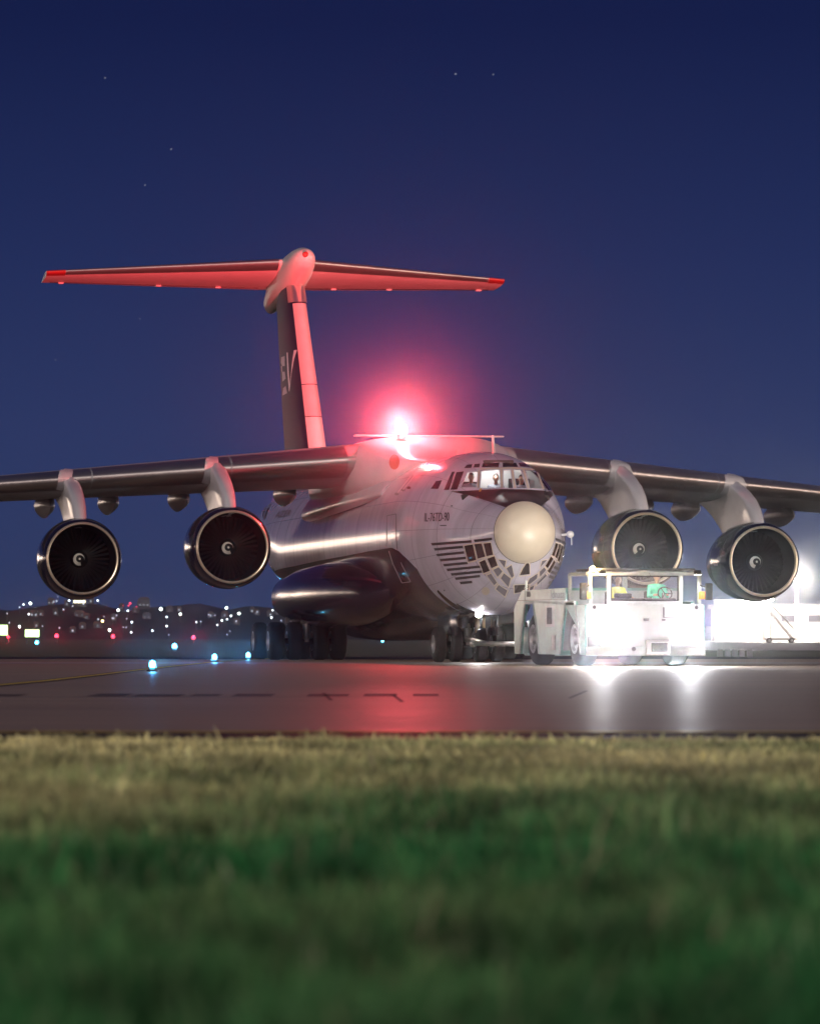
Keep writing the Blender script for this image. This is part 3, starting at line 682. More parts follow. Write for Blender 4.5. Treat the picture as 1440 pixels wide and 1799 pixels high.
for y, hw, z0 in ((12.5, .6, 1.2), (14.2, 1.2, .82), (16, 1.5, .64), (20, 1.55, .60), (23, 1.45, .66), (25, 1.1, .95), (26.5, .5, 1.2)):
    kr.append([(hw*math.copysign(abs(math.cos(2*math.pi*i/28))**.6, math.cos(2*math.pi*i/28)), y, 1.5+(1.5-z0)*math.copysign(abs(math.sin(2*math.pi*i/28))**.6, math.sin(2*math.pi*i/28))) for i in range(28)])
obj('belly_keel', MB().loft(kr), M['navy'], PLANE, ang=50)
def wheel_mb(r, w):
    mb = MB(); pr = [(-w/2, r*.52), (-w/2, r*.80), (-w*.42, r*.93), (-w*.30, r*.99), (0, r), (w*.30, r*.99), (w*.42, r*.93), (w/2, r*.80), (w/2, r*.52)]
    mb.lathe(pr, axis='x', n=36); 
    for s in (-1, 1): mb.lathe([(s*w*.49, r*.54), (s*w*.50, r*.46), (s*w*.34, r*.40), (s*w*.30, r*.16), (s*w*.46, r*.13), (s*w*.47, .005)], axis='x', n=28, mi=1)
    return mb
def gear(lx, y, r, w, xs, top, name):
    g = MB(); g.tube((0, 0, r*.95), (0, 0, top), .11, .14, n=16); g.tube((0, 0, r*1.9), (0, 0, top), .17, n=16, mi=1); g.tube((min(xs), 0, r), (max(xs), 0, r), .09, n=12, mi=1)
    g.tube((0, .1, r*1.5), (0, 1.0, top), .05, n=8, mi=1); g.tube((0, -.12, r*1.1), (0, -.26, r*1.7), .04, n=8); g.tube((0, -.26, r*1.7), (0, -.12, r*2.2), .04, n=8)
    G = obj(name, g, [M['metal'], M['darkmetal']], PLANE); G.location = (lx, y, 0)
    w0 = None
    for x in xs:
        if w0 is None: w0 = obj('wheel', wheel_mb(r, w), [M['tyre'], M['rim']], G); o = w0
        else: o = w0.copy(); link(o, G)
        o.location = (x, 0, r)
    return G
for s in (-1, 1):
    for y in (19.4, 22.6): gear(s*3.05, y, .60, .44, (-1.0, -.40, .40, 1.0), 2.0, 'main_gear')
NG = gear(-.02, 8.7, .52, .33, (-.86, -.37, .37, .86), 1.6, 'nose_gear')
d = MB(); d.box((-.62, 7.4, .78), (-.58, 10.2, 1.45), bev=.01); d.box((.58, 7.4, .78), (.62, 10.2, 1.45), bev=.01); obj('gear_door', d, M['navy'], PLANE)
tl = MB(); tl.tube((-.15, -.35, .72), (.55, -.75, .52), .055, n=10); tl.tube((.5, -.75, .52), (.62, -.75, .52), .085, n=12); obj('tow_fitting', tl, M['metal'], NG)
hs = MB(); hs.tube((.25, -.2, 1.25), (.25, -.2, .85), .07, n=10); hs.tube((.45, -.15, 1.3), (.45, -.15, .8), .05, n=10); hs.tube((-.3, .1, 1.3), (-.3, .1, .7), .04, n=8); obj('hydraulic_line', hs, mat('copper_tone', (.45, .28, .18), .4, metal=.6), NG)
# chin fairing ahead of the nose gear, small lamp pods and aerials
an = MB(); p = Lp(868, 790, 6.2); an.prism([(p.y-.03, p.z-.1), (p.y+.20, p.z-.1), (p.y+.30, p.z+.42), (p.y+.14, p.z+.42)], p.x-.02, p.x+.02); obj('blade_aerial', an, M['stab'], PLANE)
for px, py, ya in ((803, 792, 9.5), (832, 785, 9.5), (818, 789, 9.0), (845, 784, 8.5)):
    p = Lp(px, py, ya); hh = bvh.ray_cast(Vector((p.x, ya, 9)), Vector((0, 0, -1)))
    if hh[0]: a2 = MB(); a2.tube(hh[0], hh[0]+Vector((0, .05, .16)), .02, .012, n=8); obj('stub_aerial', a2, M['stab'], PLANE)
pt = MB(); hh = hit(986, 940); q = hh[0] if hh[0] else Vector((2.1, 5.0, 3.6)); pt.tube(q+Vector((-.1, 0, 0)), q+Vector((.22, -.05, .02)), .03, n=8); pt.sphere(q+Vector((.22, -.10, .02)), .10, sc=(1, 1.7, 1)); pt.tube(q+Vector((.24, -.15, 0)), q+Vector((.25, -.15, -.28)), .012, n=6)
obj('probe_pod', pt, M['white'], PLANE)
# ---- lit lamps on the aircraft
RED = (1.0, .030, .045)
q = Lp(705, 755, 13.75); bc = MB(); bc.tube((q.x, q.y, 6.55), (q.x, q.y, q.z-.12), .13, .15, n=16); BB = obj('beacon_base', bc, M['grey'], PLANE)
dome = MB().lathe([(-.12, .15), (0, .16), (.10, .14), (.17, .08), (.195, .0)], (q.x, q.y, q.z), axis='z', n=20)
obj('beacon_lens', dome, emis('beacon_glow', (1, .62, .45), 60), BB)
light('beacon_beam', 'SPOT', (q.x, q.y+.05, q.z+.30), 115000, (1, .075, .085), PLANE, .08, 74, (0, .985, .17), .35)
light('beacon_beam', 'SPOT', (q.x, q.y-.24, q.z+.08), 12500, (1, .10, .12), PLANE, .08, 24, (PMI @ CAMV-q).normalized()+Vector((.02, 0, .13)), .7)
light('beacon_light', 'POINT', (q.x, q.y-.02, q.z+.30), 1700, RED, PLANE, .08)
hq = hit(840, 1078); q = hq[0]+Vector((-.02, -.12, -.02)); ll = MB().lathe([(-.04, .0), (-.04, .10), (.02, .11), (.10, .08), (.16, .03)], (q.x, q.y, q.z), n=24)
LLO = obj('landing_lamp', ll, [M['metal']], PLANE); obj('lamp_lens', MB().lathe([(-.05, .0), (-.048, .095)], (q.x, q.y, q.z), n=24), emis('landing_lamp_glow', (1, .96, .95), 60), LLO)
light('landing_light', 'SPOT', (q.x, q.y-.10, q.z), 230, (1, .95, .93), PLANE, .05, 165, (.05, -1, -.03), .4)

# ================================================================== people
def capsule_body(bones):
    mb = MB()
    for p, q, r0, r1 in bones:
        mb.tube(p, q, r0, r1, n=14, cap=False); mb.sphere(p, r0, seg=14, ring=8); mb.sphere(q, r1, seg=14, ring=8)
    return mb
def person_mesh(name, mats):
    """seated figure facing -y; hips at the origin; arms reaching forward to a wheel"""
    B = [((0,0,.02),(0,.02,.22),.135,.130), ((0,.02,.22),(0,.03,.42),.130,.150), ((-.08,.03,.44),(.08,.03,.44),.125,.125), ((0,.03,.46),(0,.02,.56),.09,.058), ((0,.02,.55),(0,0,.64),.055,.056)]
    for s in (-1, 1):
        B += [((s*.08,.03,.49),(s*.18,.03,.485),.08,.068), ((s*.18,.03,.48),(s*.25,-.10,.25),.060,.047), ((s*.25,-.10,.25),(s*.17,-.36,.28),.045,.031),
              ((s*.17,-.36,.28),(s*.155,-.42,.285),.030,.034), ((s*.155,-.42,.285),(s*.14,-.455,.28),.034,.030),
              ((s*.09,0,.02),(s*.13,-.44,.05),.092,.064), ((s*.13,-.44,.05),(s*.13,-.47,-.38),.062,.042), ((s*.13,-.47,-.38),(s*.13,-.62,-.42),.042,.036)]
        for k, (dx, L) in enumerate(((-.030, .055), (-.010, .066), (.010, .062), (.028, .048))):
            a = Vector((s*(.145+dx*s*s), -.45, .285+.006*(k == 1))); b = a+Vector((0, -L*.6, .010)); c = b+Vector((0, -L*.25, -.035))
            B += [(a, b, .011, .010), (b, c, .010, .0085)]
        B += [((s*.125,-.41,.29),(s*.105,-.44,.31),.012,.011), ((s*.105,-.44,.31),(s*.10,-.475,.30),.011,.009)]
    mb = capsule_body(B)
    mb.sphere((0,-.015,.745), .098, sc=(.80,1.0,1.18), seg=24, ring=16)        # skull
    mb.sphere((0,-.050,.675), .055, sc=(.9,1.0,.9))                            # jaw
    mb.tube((0,-.105,.765), (0,-.128,.722), .011, .017, n=10); mb.sphere((0,-.128,.722), .017)   # nose
    for s in (-1, 1): mb.sphere((s*.080,0,.735), .026, sc=(.4,.8,1.2)); mb.sphere((s*.034,-.102,.772), .016, sc=(1.3,.6,.6))
    mb.sphere((0,-.103,.688), .022, sc=(1.3,.5,.45))
    o = obj(name, mb, mats[0]); md = o.modifiers.new('r', 'REMESH'); md.mode = 'VOXEL'; md.voxel_size = .0105
    sm = o.modifiers.new('s', 'SMOOTH'); sm.iterations = 3; sm.factor = .5
    bpy.context.view_layer.update(); me = bpy.data.meshes.new_from_object(o.evaluated_get(bpy.context.evaluated_depsgraph_get()))
    o.modifiers.clear(); o.data = me; me.materials.clear()
    for m in mats: me.materials.append(m)
    for p in me.polygons:
        c = p.center
        if c.z > .575: k = 1
        elif c.z > .2 and c.y < -.355 and abs(c.x) < .25: k = 1
        elif c.z < .12 and (c.y < -.06 or c.z < .0): k = 2
        else: k = 0
        if c.z < -.35: k = 3
        p.material_index = k
    me.shade_smooth()
    return o
M['skin'] = mat('skin', (.42, .24, .17), .5); M['hair'] = mat('dark_hair', (.02, .015, .012), .6); M['trouser'] = mat('dark_trousers', (.02, .022, .03), .8)
M['boot'] = M['black']; M['shirt'] = mat('pilot_shirt', (.30, .32, .38), .7); M['hivis'] = mat('teal_hi_vis', (.10, .62, .42), .6); M['hivis2'] = mat('yellow_hi_vis', (.62, .60, .08), .6)
def hair_for(o):
    mb = MB(); vs = []; fs = []; nk, nr = 20, 8
    for j in range(nr+1):
        for i in range(nk):
            b = 2*math.pi*i/nk; lim = 1.05 if math.sin(b) < -.3 else (1.9 if math.sin(b) > .3 else 1.45); a = lim*j/nr
            vs.append((.086*math.sin(a)*math.cos(b), -.010+.108*math.sin(a)*math.sin(b), .748+.124*math.cos(a)))
    for j in range(nr):
        for i in range(nk): fs.append((j*nk+i, (j+1)*nk+i, (j+1)*nk+(i+1) % nk, j*nk+(i+1) % nk))
    mb.add(vs, fs); return obj('hair', mb, M['hair'], o)
pil = person_mesh('person', [M['shirt'], M['skin'], M['trouser'], M['boot']]); hair_for(pil)
p0 = pil.data
def place(o, loc, rz, label):
    o.location = loc; o.rotation_euler = (0, 0, rz); tag(o, label, 'person'); return o
place(pil, PM @ Vector((-.74, 4.62, 4.50)), TH, 'pilot in a grey shirt seated behind the windscreen pane nearest the type lettering')
p2 = copy_tree(pil); place(p2, PM @ Vector((.70, 4.62, 4.46)), TH+.25, 'pilot in a grey shirt seated behind the far windscreen pane above the radome')
p3 = copy_tree(pil); place(p3, PM @ Vector((.08, 5.15, 4.50)), TH-.2, 'crew member in a grey shirt between and behind the two pilots')
# ================================================================== tow tug
AL = R(13.0); TUG = empty('aircraft_tug', (5.93, 107.05, 0), AL); TUG.scale = (.957,)*3
tag(TUG, 'white and pale green aircraft tug with its headlights blazing in front of the jet nose', 'tug')
TM = Matrix.Translation((5.93, 107.05, 0)) @ Matrix.Rotation(AL, 4, 'Z') @ Matrix.Scale(.957, 4); TMI = TM.inverted()
M['tugw'] = mat('tug_white_paint', (.34, .37, .36), .38, var=.10, vscale=2.5, rvar=.12, bump=.03, coat=.2)
M['tugg'] = mat('tug_pale_green_paint', (.12, .27, .24), .30, var=.35, vscale=2.2, rvar=.14, bump=.05, coat=.3)
HW = 1.60
side = [(0, .30), (.42, .30), (.62, .95), (1.02, 1.72), (1.98, 1.72), (2.36, .95), (2.56, .30), (4.75, .30), (4.95, .95), (5.38, 1.70), (6.26, 1.70), (6.66, .95), (6.86, .30), (7.45, .30), (7.50, 1.55), (7.18, 1.78), (2.05, 1.78), (2.0, 1.62), (0, 1.62)]
for s in (-1, 1):
    o = obj('side_panel', MB().prism(side, s*HW-.04, s*HW+.04), M['tugg'], TUG)
    fr = MB(); fr2 = MB()
    for a, b in (((.42, .32), (.62, .95)), ((.62, .95), (1.02, 1.70)), ((1.02, 1.72), (1.98, 1.72)), ((1.98, 1.70), (2.36, .95)), ((2.36, .95), (2.56, .32)), ((4.75, .32), (4.95, .95)), ((4.95, .95), (5.38, 1.68)), ((5.38, 1.70), (6.26, 1.70)), ((6.26, 1.68), (6.66, .95)), ((6.66, .95), (6.86, .32))):
        (fr if a[0] < 4 else fr2).tube((s*(HW+.045), *a), (s*(HW+.045), *b), .028, n=6)
    obj('wheel_arch_trim', fr, M['tugw'], o); obj('wheel_arch_trim', fr2, M['tugw'], o)
    st = MB(); st.box((s*(HW+.041)-.004, 3.1, 1.05), (s*(HW+.045)+.004, 4.05, 1.62)); obj('access_step', st, M['tugw'], o)
    st = MB(); st.box((s*(HW+.055)-.004, 3.35, 1.12), (s*(HW+.055)+.004, 3.85, 1.57)); obj('access_recess', st, M['black'], o)
    st = MB(); st.box((s*(HW+.05)-.006, 3.0, .42), (s*(HW+.05)+.006, 3.35, .82), bev=.004); obj('step_plate', st, M['tugw'], o)
dk = MB(); dk.prism([(2.05, 1.785), (7.17, 1.785), (6.72, 2.06), (2.05, 2.09)], -HW-.02, HW+.02); DK = obj('deck', dk, M['tugg'], TUG, ang=25)
sm = MB()
for yy in (3.55, 6.35): sm.box((-HW-.027, yy-.012, 1.79), (-HW-.022, yy+.012, 2.05))
sm.box((-HW-.034, 2.05, 1.775), (-HW-.022, 7.15, 1.795)); obj('deck_joint', sm, M['black'], DK)
co = MB(); co.box((-1.05, 2.1, .40), (1.05, 7.3, 1.78)); co.box((-.95, .15, .45), (.95, 2.1, .80)); obj('chassis', co, M['black'], TUG)
fp = MB(); fp.prism([(-.02, .30), (.06, .30), (.06, 1.64), (-.02, 1.64)], -HW, HW); fp.box((-HW-.03, -.10, .28), (HW+.03, -.02, .52), bev=.02); FP = obj('front_panel', fp, M['tugw'], TUG)
# front fittings: coupler box, round lamp, latch, grille frame
cb = MB(); cb.box((-.02, -.24, .31), (.62, -.105, .70), bev=.02); CB = obj('coupler_box', cb, M['metal'], FP)
cb = MB(); cb.box((.10, -.27, .38), (.54, -.245, .62)); obj('coupler_recess', cb, M['darkmetal'], CB)
cb = MB(); cb.tube((.22, -.30, .5), (.22, -.26, .5), .08, n=16); cb.tube((.42, -.30, .5), (.42, -.26, .5), .08, n=16); obj('coupler_socket', cb, M['black'], CB)
cb = MB(); cb.tube((-.35, -.16, .46), (-.35, -.105, .46), .055, n=18); obj('front_stud', cb, M['darkmetal'], FP)
cb = MB(); cb.box((-.06, -.05, 1.20), (.10, -.03, 1.27), bev=.01); cb.box((.45, -.05, 1.205), (.55, -.03, 1.25), bev=.01); obj('bonnet_latch', cb, M['black'], FP)
cb = MB(); cb.box((.48, -.05, 1.28), (.52, -.03, 1.56)); cb.box((.52, -.05, 1.28), (.90, -.03, 1.30)); obj('hatch_edge', cb, M['darkmetal'], FP)
# cab: pillars, screen surround, roof, dash, bulkhead
cf = MB()
for x in (-1.50, -.98, .98, 1.50): cf.box((x-.05, .0, 1.64), (x+.05, .10, 2.46), bev=.012)
cf.box((-.98, -.01, 1.64), (.98, .09, 1.72), bev=.012); cf.box((-1.55, -.01, 2.40), (1.55, .09, 2.50), bev=.012)
for x in (-1.55, 1.55): cf.box((x-.04, 1.80, 1.62), (x+.04, 1.92, 2.46), bev=.012); cf.box((x-.035, .05, 2.41), (x+.035, 1.85, 2.48))
CF = obj('cab_frame', cf, M['tugw'], TUG)
obj('roof', MB().box((-1.35, -.12, 2.52), (1.35, 2.0, 2.59), bev=.025), M['black'], TUG)
obj('windscreen_surround', MB().box((-.935, .035, 1.73), (-.90, .065, 2.395)).box((.90, .035, 1.73), (.935, .065, 2.395)).box((-.90, .035, 2.36), (.90, .065, 2.395)).box((-.90, .035, 1.73), (.90, .065, 1.76)), M['black'], CF)
obj('windscreen', MB().box((-.90, .045, 1.76), (.90, .052, 2.36)), glassmat('tug_glass', (.92, .97, .98), .08), CF)
wp = MB(); wp.tube((-.45, .02, 1.64), (-.32, .02, 1.58), .012, n=6); wp.tube((.15, .0, 2.40), (.10, .0, 2.46), .012, n=6); wp.tube((-.05, .01, 1.78), (.25, .01, 1.64), .012, n=6); obj('wiper', wp, M['black'], CF)
db = MB(); db.box((-.92, .22, 1.45), (.92, .55, 1.80), bev=.03); db.box((-.72, .25, 1.80), (-.28, .5, 1.93), bev=.04); obj('dashboard', db, M['darkmetal'], TUG)
wh = MB()
for k in range(24):
    a, b = 2*math.pi*k/24, 2*math.pi*(k+1)/24
    f = lambda t: (.72+.19*math.cos(t), .60+.05*math.sin(t), 1.93+.17*math.sin(t)); wh.tube(f(a), f(b), .017, n=7, cap=False)
for t in (0, 2.1, 4.2): wh.tube((.72, .62, 1.93), (.72+.19*math.cos(t), .60+.05*math.sin(t), 1.93+.17*math.sin(t)), .012, n=6)
obj('steering_wheel', wh, M['black'], TUG)
bh = MB(); bh.box((-1.5, 1.92, 1.64), (1.5, 1.98, 2.02)); bh.box((-1.5, 1.92, 2.40), (1.5, 1.98, 2.5)); bh.box((-.06, 1.92, 2.02), (.06, 1.98, 2.40)); obj('rear_bulkhead', bh, M['tugw'], TUG)
for x in (.66, -.42): obj('seat', MB().box((x-.26, .95, 1.36), (x+.26, 1.42, 1.50), bev=.04).box((x-.26, 1.42, 1.45), (x+.26, 1.55, 2.0), bev=.05), M['black'], TUG)
# mirrors, markers, hoses
for s in (-1, 1):
    mr = MB(); mr.box((s*1.72-.10, -.16, 1.75), (s*1.72+.10, -.06, 2.20), bev=.03); mr.tube((s*1.62, -.10, 2.1), (s*1.5, .02, 2.15), .02, n=8); obj('mirror', mr, M['black'], TUG)
    mk = MB(); mk.box((s*1.56-.09, -.04, 1.78), (s*1.56+.09, .02, 1.98), bev=.01); obj('marker_lamp', mk, mat('orange_lens', (.7, .16, .03), .3, emit=(1, .25, .04), estr=.6), TUG)
    mk = MB(); mk.tube((s*1.40, -.06, 1.56), (s*1.40, -.02, 1.56), .05, n=16); obj('reflector', mk, M['darkmetal'], TUG)
sk = MB(); sk.box((-1.58, -.045, .38), (-1.22, -.022, .78), bev=.01); obj('corner_step', sk, M['darkmetal'], FP)
T0 = None
for x in (-1.22, 1.22):
    for y in (1.5, 5.85):
        if T0 is None:
            T0 = obj('wheel', wheel_mb(.72, .52), M['tyre'], TUG); rm = MB()
            for q in (-1, 1):
                rm.lathe([(q*.262, .40), (q*.28, .37), (q*.27, .33), (q*.20, .30)], axis='x', n=32); rm.lathe([(q*.20, .30), (q*.19, .16), (q*.27, .14), (q*.30, .10), (q*.30, .0)], axis='x', n=28)
                for k in range(8): a = 2*math.pi*k/8; rm.tube((q*.19, .22*math.cos(a), .22*math.sin(a)), (q*.23, .22*math.cos(a), .22*math.sin(a)), .022, n=8)
            obj('rim', rm, M['rim'], T0); o = T0
        else: o = copy_tree(T0, TUG)
        o.location = (x*(1.03), y, .72)
tb = BVHTree.FromPolygons([Vector(v) for v in ((-HW-.022, 0, 0), (-HW-.022, 9, 0), (-HW-.022, 9, 3), (-HW-.022, 0, 3))], [(0, 1, 2, 3)])
def tug_text(name, s, quad, m, parent):
    cu = bpy.data.curves.new('t', 'FONT'); cu.body = s; to = bpy.data.objects.new('t', cu); COL.objects.link(to); bpy.context.view_layer.update()
    me = bpy.data.meshes.new_from_object(to.evaluated_get(bpy.context.evaluated_depsgraph_get())); bpy.data.objects.remove(to)
    xs = [v.co.x for v in me.vertices]; yy = [v.co.y for v in me.vertices]; mb = MB(); y0, y1, z0, z1 = quad
    mb.add([(-HW-.028, y0+(y1-y0)*(v.co.x-min(xs))/(max(xs)-min(xs)), z0+(z1-z0)*(v.co.y-min(yy))/(max(yy)-min(yy))) for v in me.vertices], [list(p.vertices) for p in me.polygons])
    return obj(name, mb, m, parent, norm=False)
tug_text('operator_lettering', 'dnata', (3.42, 2.12, 1.82, 2.03), mat('teal_lettering', (.03, .08, .10), .4), DK)
gr = MB()
for k in range(3): gr.box((-HW-.03, 6.05-k*.13, 1.88), (-HW-.022, 6.12-k*.13, 2.03))
obj('deck_vent', gr, M['black'], DK)
# rear cradle and tow bar
cr = MB(); cr.box((-1.2, 7.45, .25), (1.2, 8.1, .45), bev=.03); cr.box((-1.25, 7.45, .3), (-.95, 8.5, 1.05), bev=.03); cr.box((.95, 7.45, .3), (1.25, 8.5, 1.05), bev=.03); cr.box((-1.2, 7.48, .9), (1.2, 7.7, 1.25), bev=.03); obj('rear_cradle', cr, M['tugg'], TUG)
cr = MB(); cr.tube((-.9, 7.5, 1.62), (-.75, 8.0, 1.25), .04, n=8); cr.tube((-1.3, 7.45, 1.4), (-1.3, 7.45, 2.35), .03, n=8); obj('rear_hose', cr, M['tugw'], TUG)
# tug lamps
HEAD = emis('headlamp_glow', (1, .98, 1), 150)
for s in (-1, 1):
    hl = MB().lathe([(.02, .15), (-.03, .16), (-.045, .14)], (s*1.18, -.03, .98), n=24); h = obj('headlight', hl, M['metal'], TUG)
    obj('headlight_lens', MB().lathe([(-.05, .0), (-.046, .14)], (s*1.18, -.03, .98), n=24), HEAD, h)
    light('headlight_beam', 'SPOT', (s*1.18, -.16, .98), 3500, (.95, .96, 1.0), TUG, .10, 60, (-.12, -1, .07), .85)
    light('headlight_spill', 'SPOT', (s*1.18, -.16, .98), 900, (.95, .96, 1.0), TUG, .10, 150, (0, -1, -.02), .3)
bb = MB(); bb.tube((-1.42, .05, 2.46), (-1.42, .05, 2.50), .09, n=16); AB = obj('roof_beacon', bb, M['black'], TUG)
obj('beacon_dome', MB().lathe([(0, .08), (.08, .075), (.13, .04), (.14, 0)], (-1.42, .05, 2.50), axis='z', n=18), emis('amber_glow', (1, .62, .22), 60), AB)
light('beacon_flash', 'POINT', (-1.42, -.26, 2.62), 170, (1, .60, .24), TUG, .06)
wl = MB(); wl.tube((.9, 2.08, 2.09), (.9, 2.08, 2.42), .025, n=8); wl.box((.8, 2.05, 2.40), (1.0, 2.16, 2.54), bev=.02); WL = obj('work_lamp', wl, M['black'], TUG)
obj('work_lamp_lens', MB().box((.82, 2.162, 2.42), (.98, 2.168, 2.52)), emis('work_lamp_glow', (1, .93, .8), 30), WL)
noseT = TMI @ (PM @ Vector((1.0, 1.2, 2.7))); src = Vector((.9, 2.25, 2.47))
light('work_lamp_beam', 'SPOT', src, 2600, (1, .92, .78), TUG, .06, 110, noseT-src, .9)
for s in (-1, 1):
    rl = MB(); rl.tube((s*1.30, -.05, 2.52), (s*1.30, -.42, 2.50), .022, n=8); rl.box((s*1.30-.09, -.52, 2.42), (s*1.30+.09, -.40, 2.54), bev=.02); RLO = obj('roof_work_lamp', rl, M['black'], TUG)
    obj('work_lamp_lens', MB().box((s*1.30-.075, -.50, 2.408), (s*1.30+.075, -.42, 2.417)), emis('roof_lamp_glow', (1, .93, .8), 30), RLO)
    light('roof_work_beam', 'SPOT', (s*1.30, -.46, 2.38), 60, (1, .97, .92), TUG, .05, 130, (-s*.25, .42, -.9), .5)
light('cab_lamp', 'POINT', (.2, .75, 2.36), 16, (1, .85, .55), TUG, .08)
obj('cab_lamp_cover', MB().box((.05, .6, 2.44), (.35, .9, 2.50), bev=.02), emis('cab_lamp_glow', (1, .85, .5), 8), TUG)
drv = person_mesh('person', [M['hivis'], M['skin'], M['trouser'], M['boot']]); hair_for(drv); place(drv, TM @ Vector((.66, 1.15, 1.60)), AL, 'tug driver in a teal green hi-vis top holding the steering wheel')
mt = person_mesh('person', [M['hivis2'], M['skin'], M['trouser'], M['boot']]); hair_for(mt); place(mt, TM @ Vector((-.42, 1.15, 1.52)), AL+.3, 'tug passenger in a yellow hi-vis top beside the driver')
# tow bar between tug and nose leg
tbm = MB(); a = TM @ Vector((-.1, 8.0, .55)); b = PM @ Vector((0, 8.0, .55)); tbm.tube(a, b, .07, n=12); tbm.sphere(a, .12); tbm.sphere(b, .12)
tag(obj('tow_bar', tbm, M['metal']), 'grey steel tow bar linking the tug to the nose wheels', 'tow bar')
# ================================================================== ground
def sheet(name, x0, x1, y0, y1, z, m, nx=1, ny=1):
    mb = MB(); vs = [(x0+(x1-x0)*i/nx, y0+(y1-y0)*j/ny, z) for j in range(ny+1) for i in range(nx+1)]
    fs = [(j*(nx+1)+i, j*(nx+1)+i+1, (j+1)*(nx+1)+i+1, (j+1)*(nx+1)+i) for j in range(ny) for i in range(nx)]
    o = obj(name, mb.add(vs, fs), m, norm=False); o['kind'] = 'structure'; return o
M['soil'] = mat('airfield_turf', (.045, .060, .022), .9, var=.45, vscale=.9, bump=.3, bscale=6)
sheet('ground', -900, 900, -60, 1700, 0, M['soil'])
def pave(name, c, rough, stretch=(.014, .9, 1), var=.5, vs=1.6):
    m = mat(name, c, rough, spec=.10, var=var, vscale=vs, rvar=.16, bump=.8, bscale=4.5, stretch=stretch); return m
M['conc'] = pave('taxiway_concrete', (.38, .285, .205), .50)
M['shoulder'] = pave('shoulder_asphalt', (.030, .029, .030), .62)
M['bright'] = pave('painted_reflection_concrete', (.36, .33, .31), .42)
sheet('taxiway_shoulder', -420, 420, 31.0, 36.0, .004, M['shoulder'])
sheet('taxiway', -420, 420, 34.2, 138, .008, M['conc'])
sheet('far_shade_strip', -420, 420, 137.6, 152, .004, M['shoulder'])  # dark strip stands in for the shadow beyond the pavement
sheet('painted_reflection_strip', -420, 420, 115.2, 121.5, .012, M['bright'])  # paler colour stands in for lamp light reflected at a grazing angle
M['yellow'] = mat('yellow_line_paint', (.75, .55, .08), .8, spec=.1, var=.35, vscale=3)
M['dark'] = mat('rubber_stain', (.085, .066, .060), .6, spec=.12, var=.4, vscale=2)
def strip(name, pts, w, z, m):
    mb = MB(); vs = []; 
    for i, p in enumerate(pts):
        d = (pts[min(i+1, len(pts)-1)]-pts[max(i-1, 0)]); d.z = 0; d.normalize(); nn = Vector((-d.y, d.x, 0))*w/2
        vs += [(p.x-nn.x, p.y-nn.y, z), (p.x+nn.x, p.y+nn.y, z)]
    mb.add(vs, [(2*i, 2*i+1, 2*i+3, 2*i+2) for i in range(len(pts)-1)]); o = obj(name, mb, m, norm=False); o['kind'] = 'structure'; return o
cl = [Gp(x, y) for x, y in ((-60, 1212), (0, 1205), (80, 1197.5), (160, 1188.5), (240, 1178.5), (300, 1172), (370, 1164.5), (430, 1160), (500, 1156))]
strip('centre_line_border', cl, .42, .014, M['dark']); strip('centre_line', cl, .17, .018, M['yellow'])
# worn dark lettering-like patches and joints on the concrete
sheet('edge_line', -420, 420, 34.3, 34.62, .012, M['yellow'])
xs = -11.0
for k in range(13):
    w = random.uniform(.25, .75)
    if k not in (4, 9): sheet('rubber_patch', xs/1.6, xs/1.6+w*.9, 54.4+random.uniform(-.3, .3), 56.4+random.uniform(-.4, .4), .012, M['dark'])
    xs += w*1.6+random.uniform(.05, .35)
for px, py, q in ((568, 1219, 14), (690, 1222, 17), (1030, 1215, -30)):
    strip('joint_seal', [Gp(px, py), Gp(px+q, py+13)], .05, .012, M['dark'])
for yy in (46, 62, 78, 95, 110): sheet('slab_joint', -420, 420, yy, yy+.05, .0125, M['dark'])
# ================================================================== taxiway lamps
BLUE = emis('blue_lamp_glow', (.10, .62, 1.0), 14); LREDM = emis('red_lamp_glow', (1, .05, .10), 5)
def taxi_lamp(p, label, hgt=.10, r=.07, glow=BLUE, col=(.08, .45, 1.0), power=160, group='blue taxiway lamps', z=.0):
    L = empty('taxiway_lamp', (p.x, p.y, z)); tag(L, label, 'lamp', group)
    obj('base', MB().lathe([(0, .13), (.03, .13), (.05, .09), (hgt-.02, .05)], axis='z', n=16), M['darkmetal'], L)
    obj('lens', MB().lathe([(hgt-.02, r*.8), (hgt+r*.6, r), (hgt+r*1.5, r*.75), (hgt+r*1.9, 0)], axis='z', n=16), glow, L)
    if power:
        d = Vector((-p.x, -p.y, CAM_H-hgt)); light('lamp_light', 'SPOT', d.normalized()*(r+.05)+Vector((0, 0, hgt+r*.6)), power, col, L, r*.6, 14, d, .8)
for px, py, lab in ((268, 1177, 'blue taxiway lamp nearest the camera, alone beside the yellow line'), (377, 1161, 'blue taxiway lamp on the yellow line, second from the jet main wheels'), (436, 1156.5, 'blue taxiway lamp right against the jet left main wheels')):
    p = Gp(px, py+3); taxi_lamp(p, lab, (.10), .075, power=180, z=.008 if p.y < 137.6 else .004)
for px, py, lab in ((307, 1141, 'small blue lamp on the far grass behind the nearest blue lamp'), (65, 1132, 'blue lamp below the bright green airfield sign at far left'), (672, 1128, 'small blue lamp seen under the jet belly')):
    p = Gp(px, py+1.5); taxi_lamp(p, lab, .12, .13, power=45)
for px, py, lab in ((15, 1117, 'dim red airfield lamp beside the leftmost green sign'), (100, 1116, 'red airfield lamp right of the two green signs'), (199, 1117, 'red airfield lamp below the dark hillside, middle one of three'), (340, 1119, 'red airfield lamp nearest the jet main wheels')):
    D = 430; p = Wp(px, py, D); taxi_lamp(Vector((p.x, D, 0)), lab, max(.15, p.z-.2), .19 if px > 20 else .13, LREDM, (1, .02, .05), 260, 'red airfield lamps')
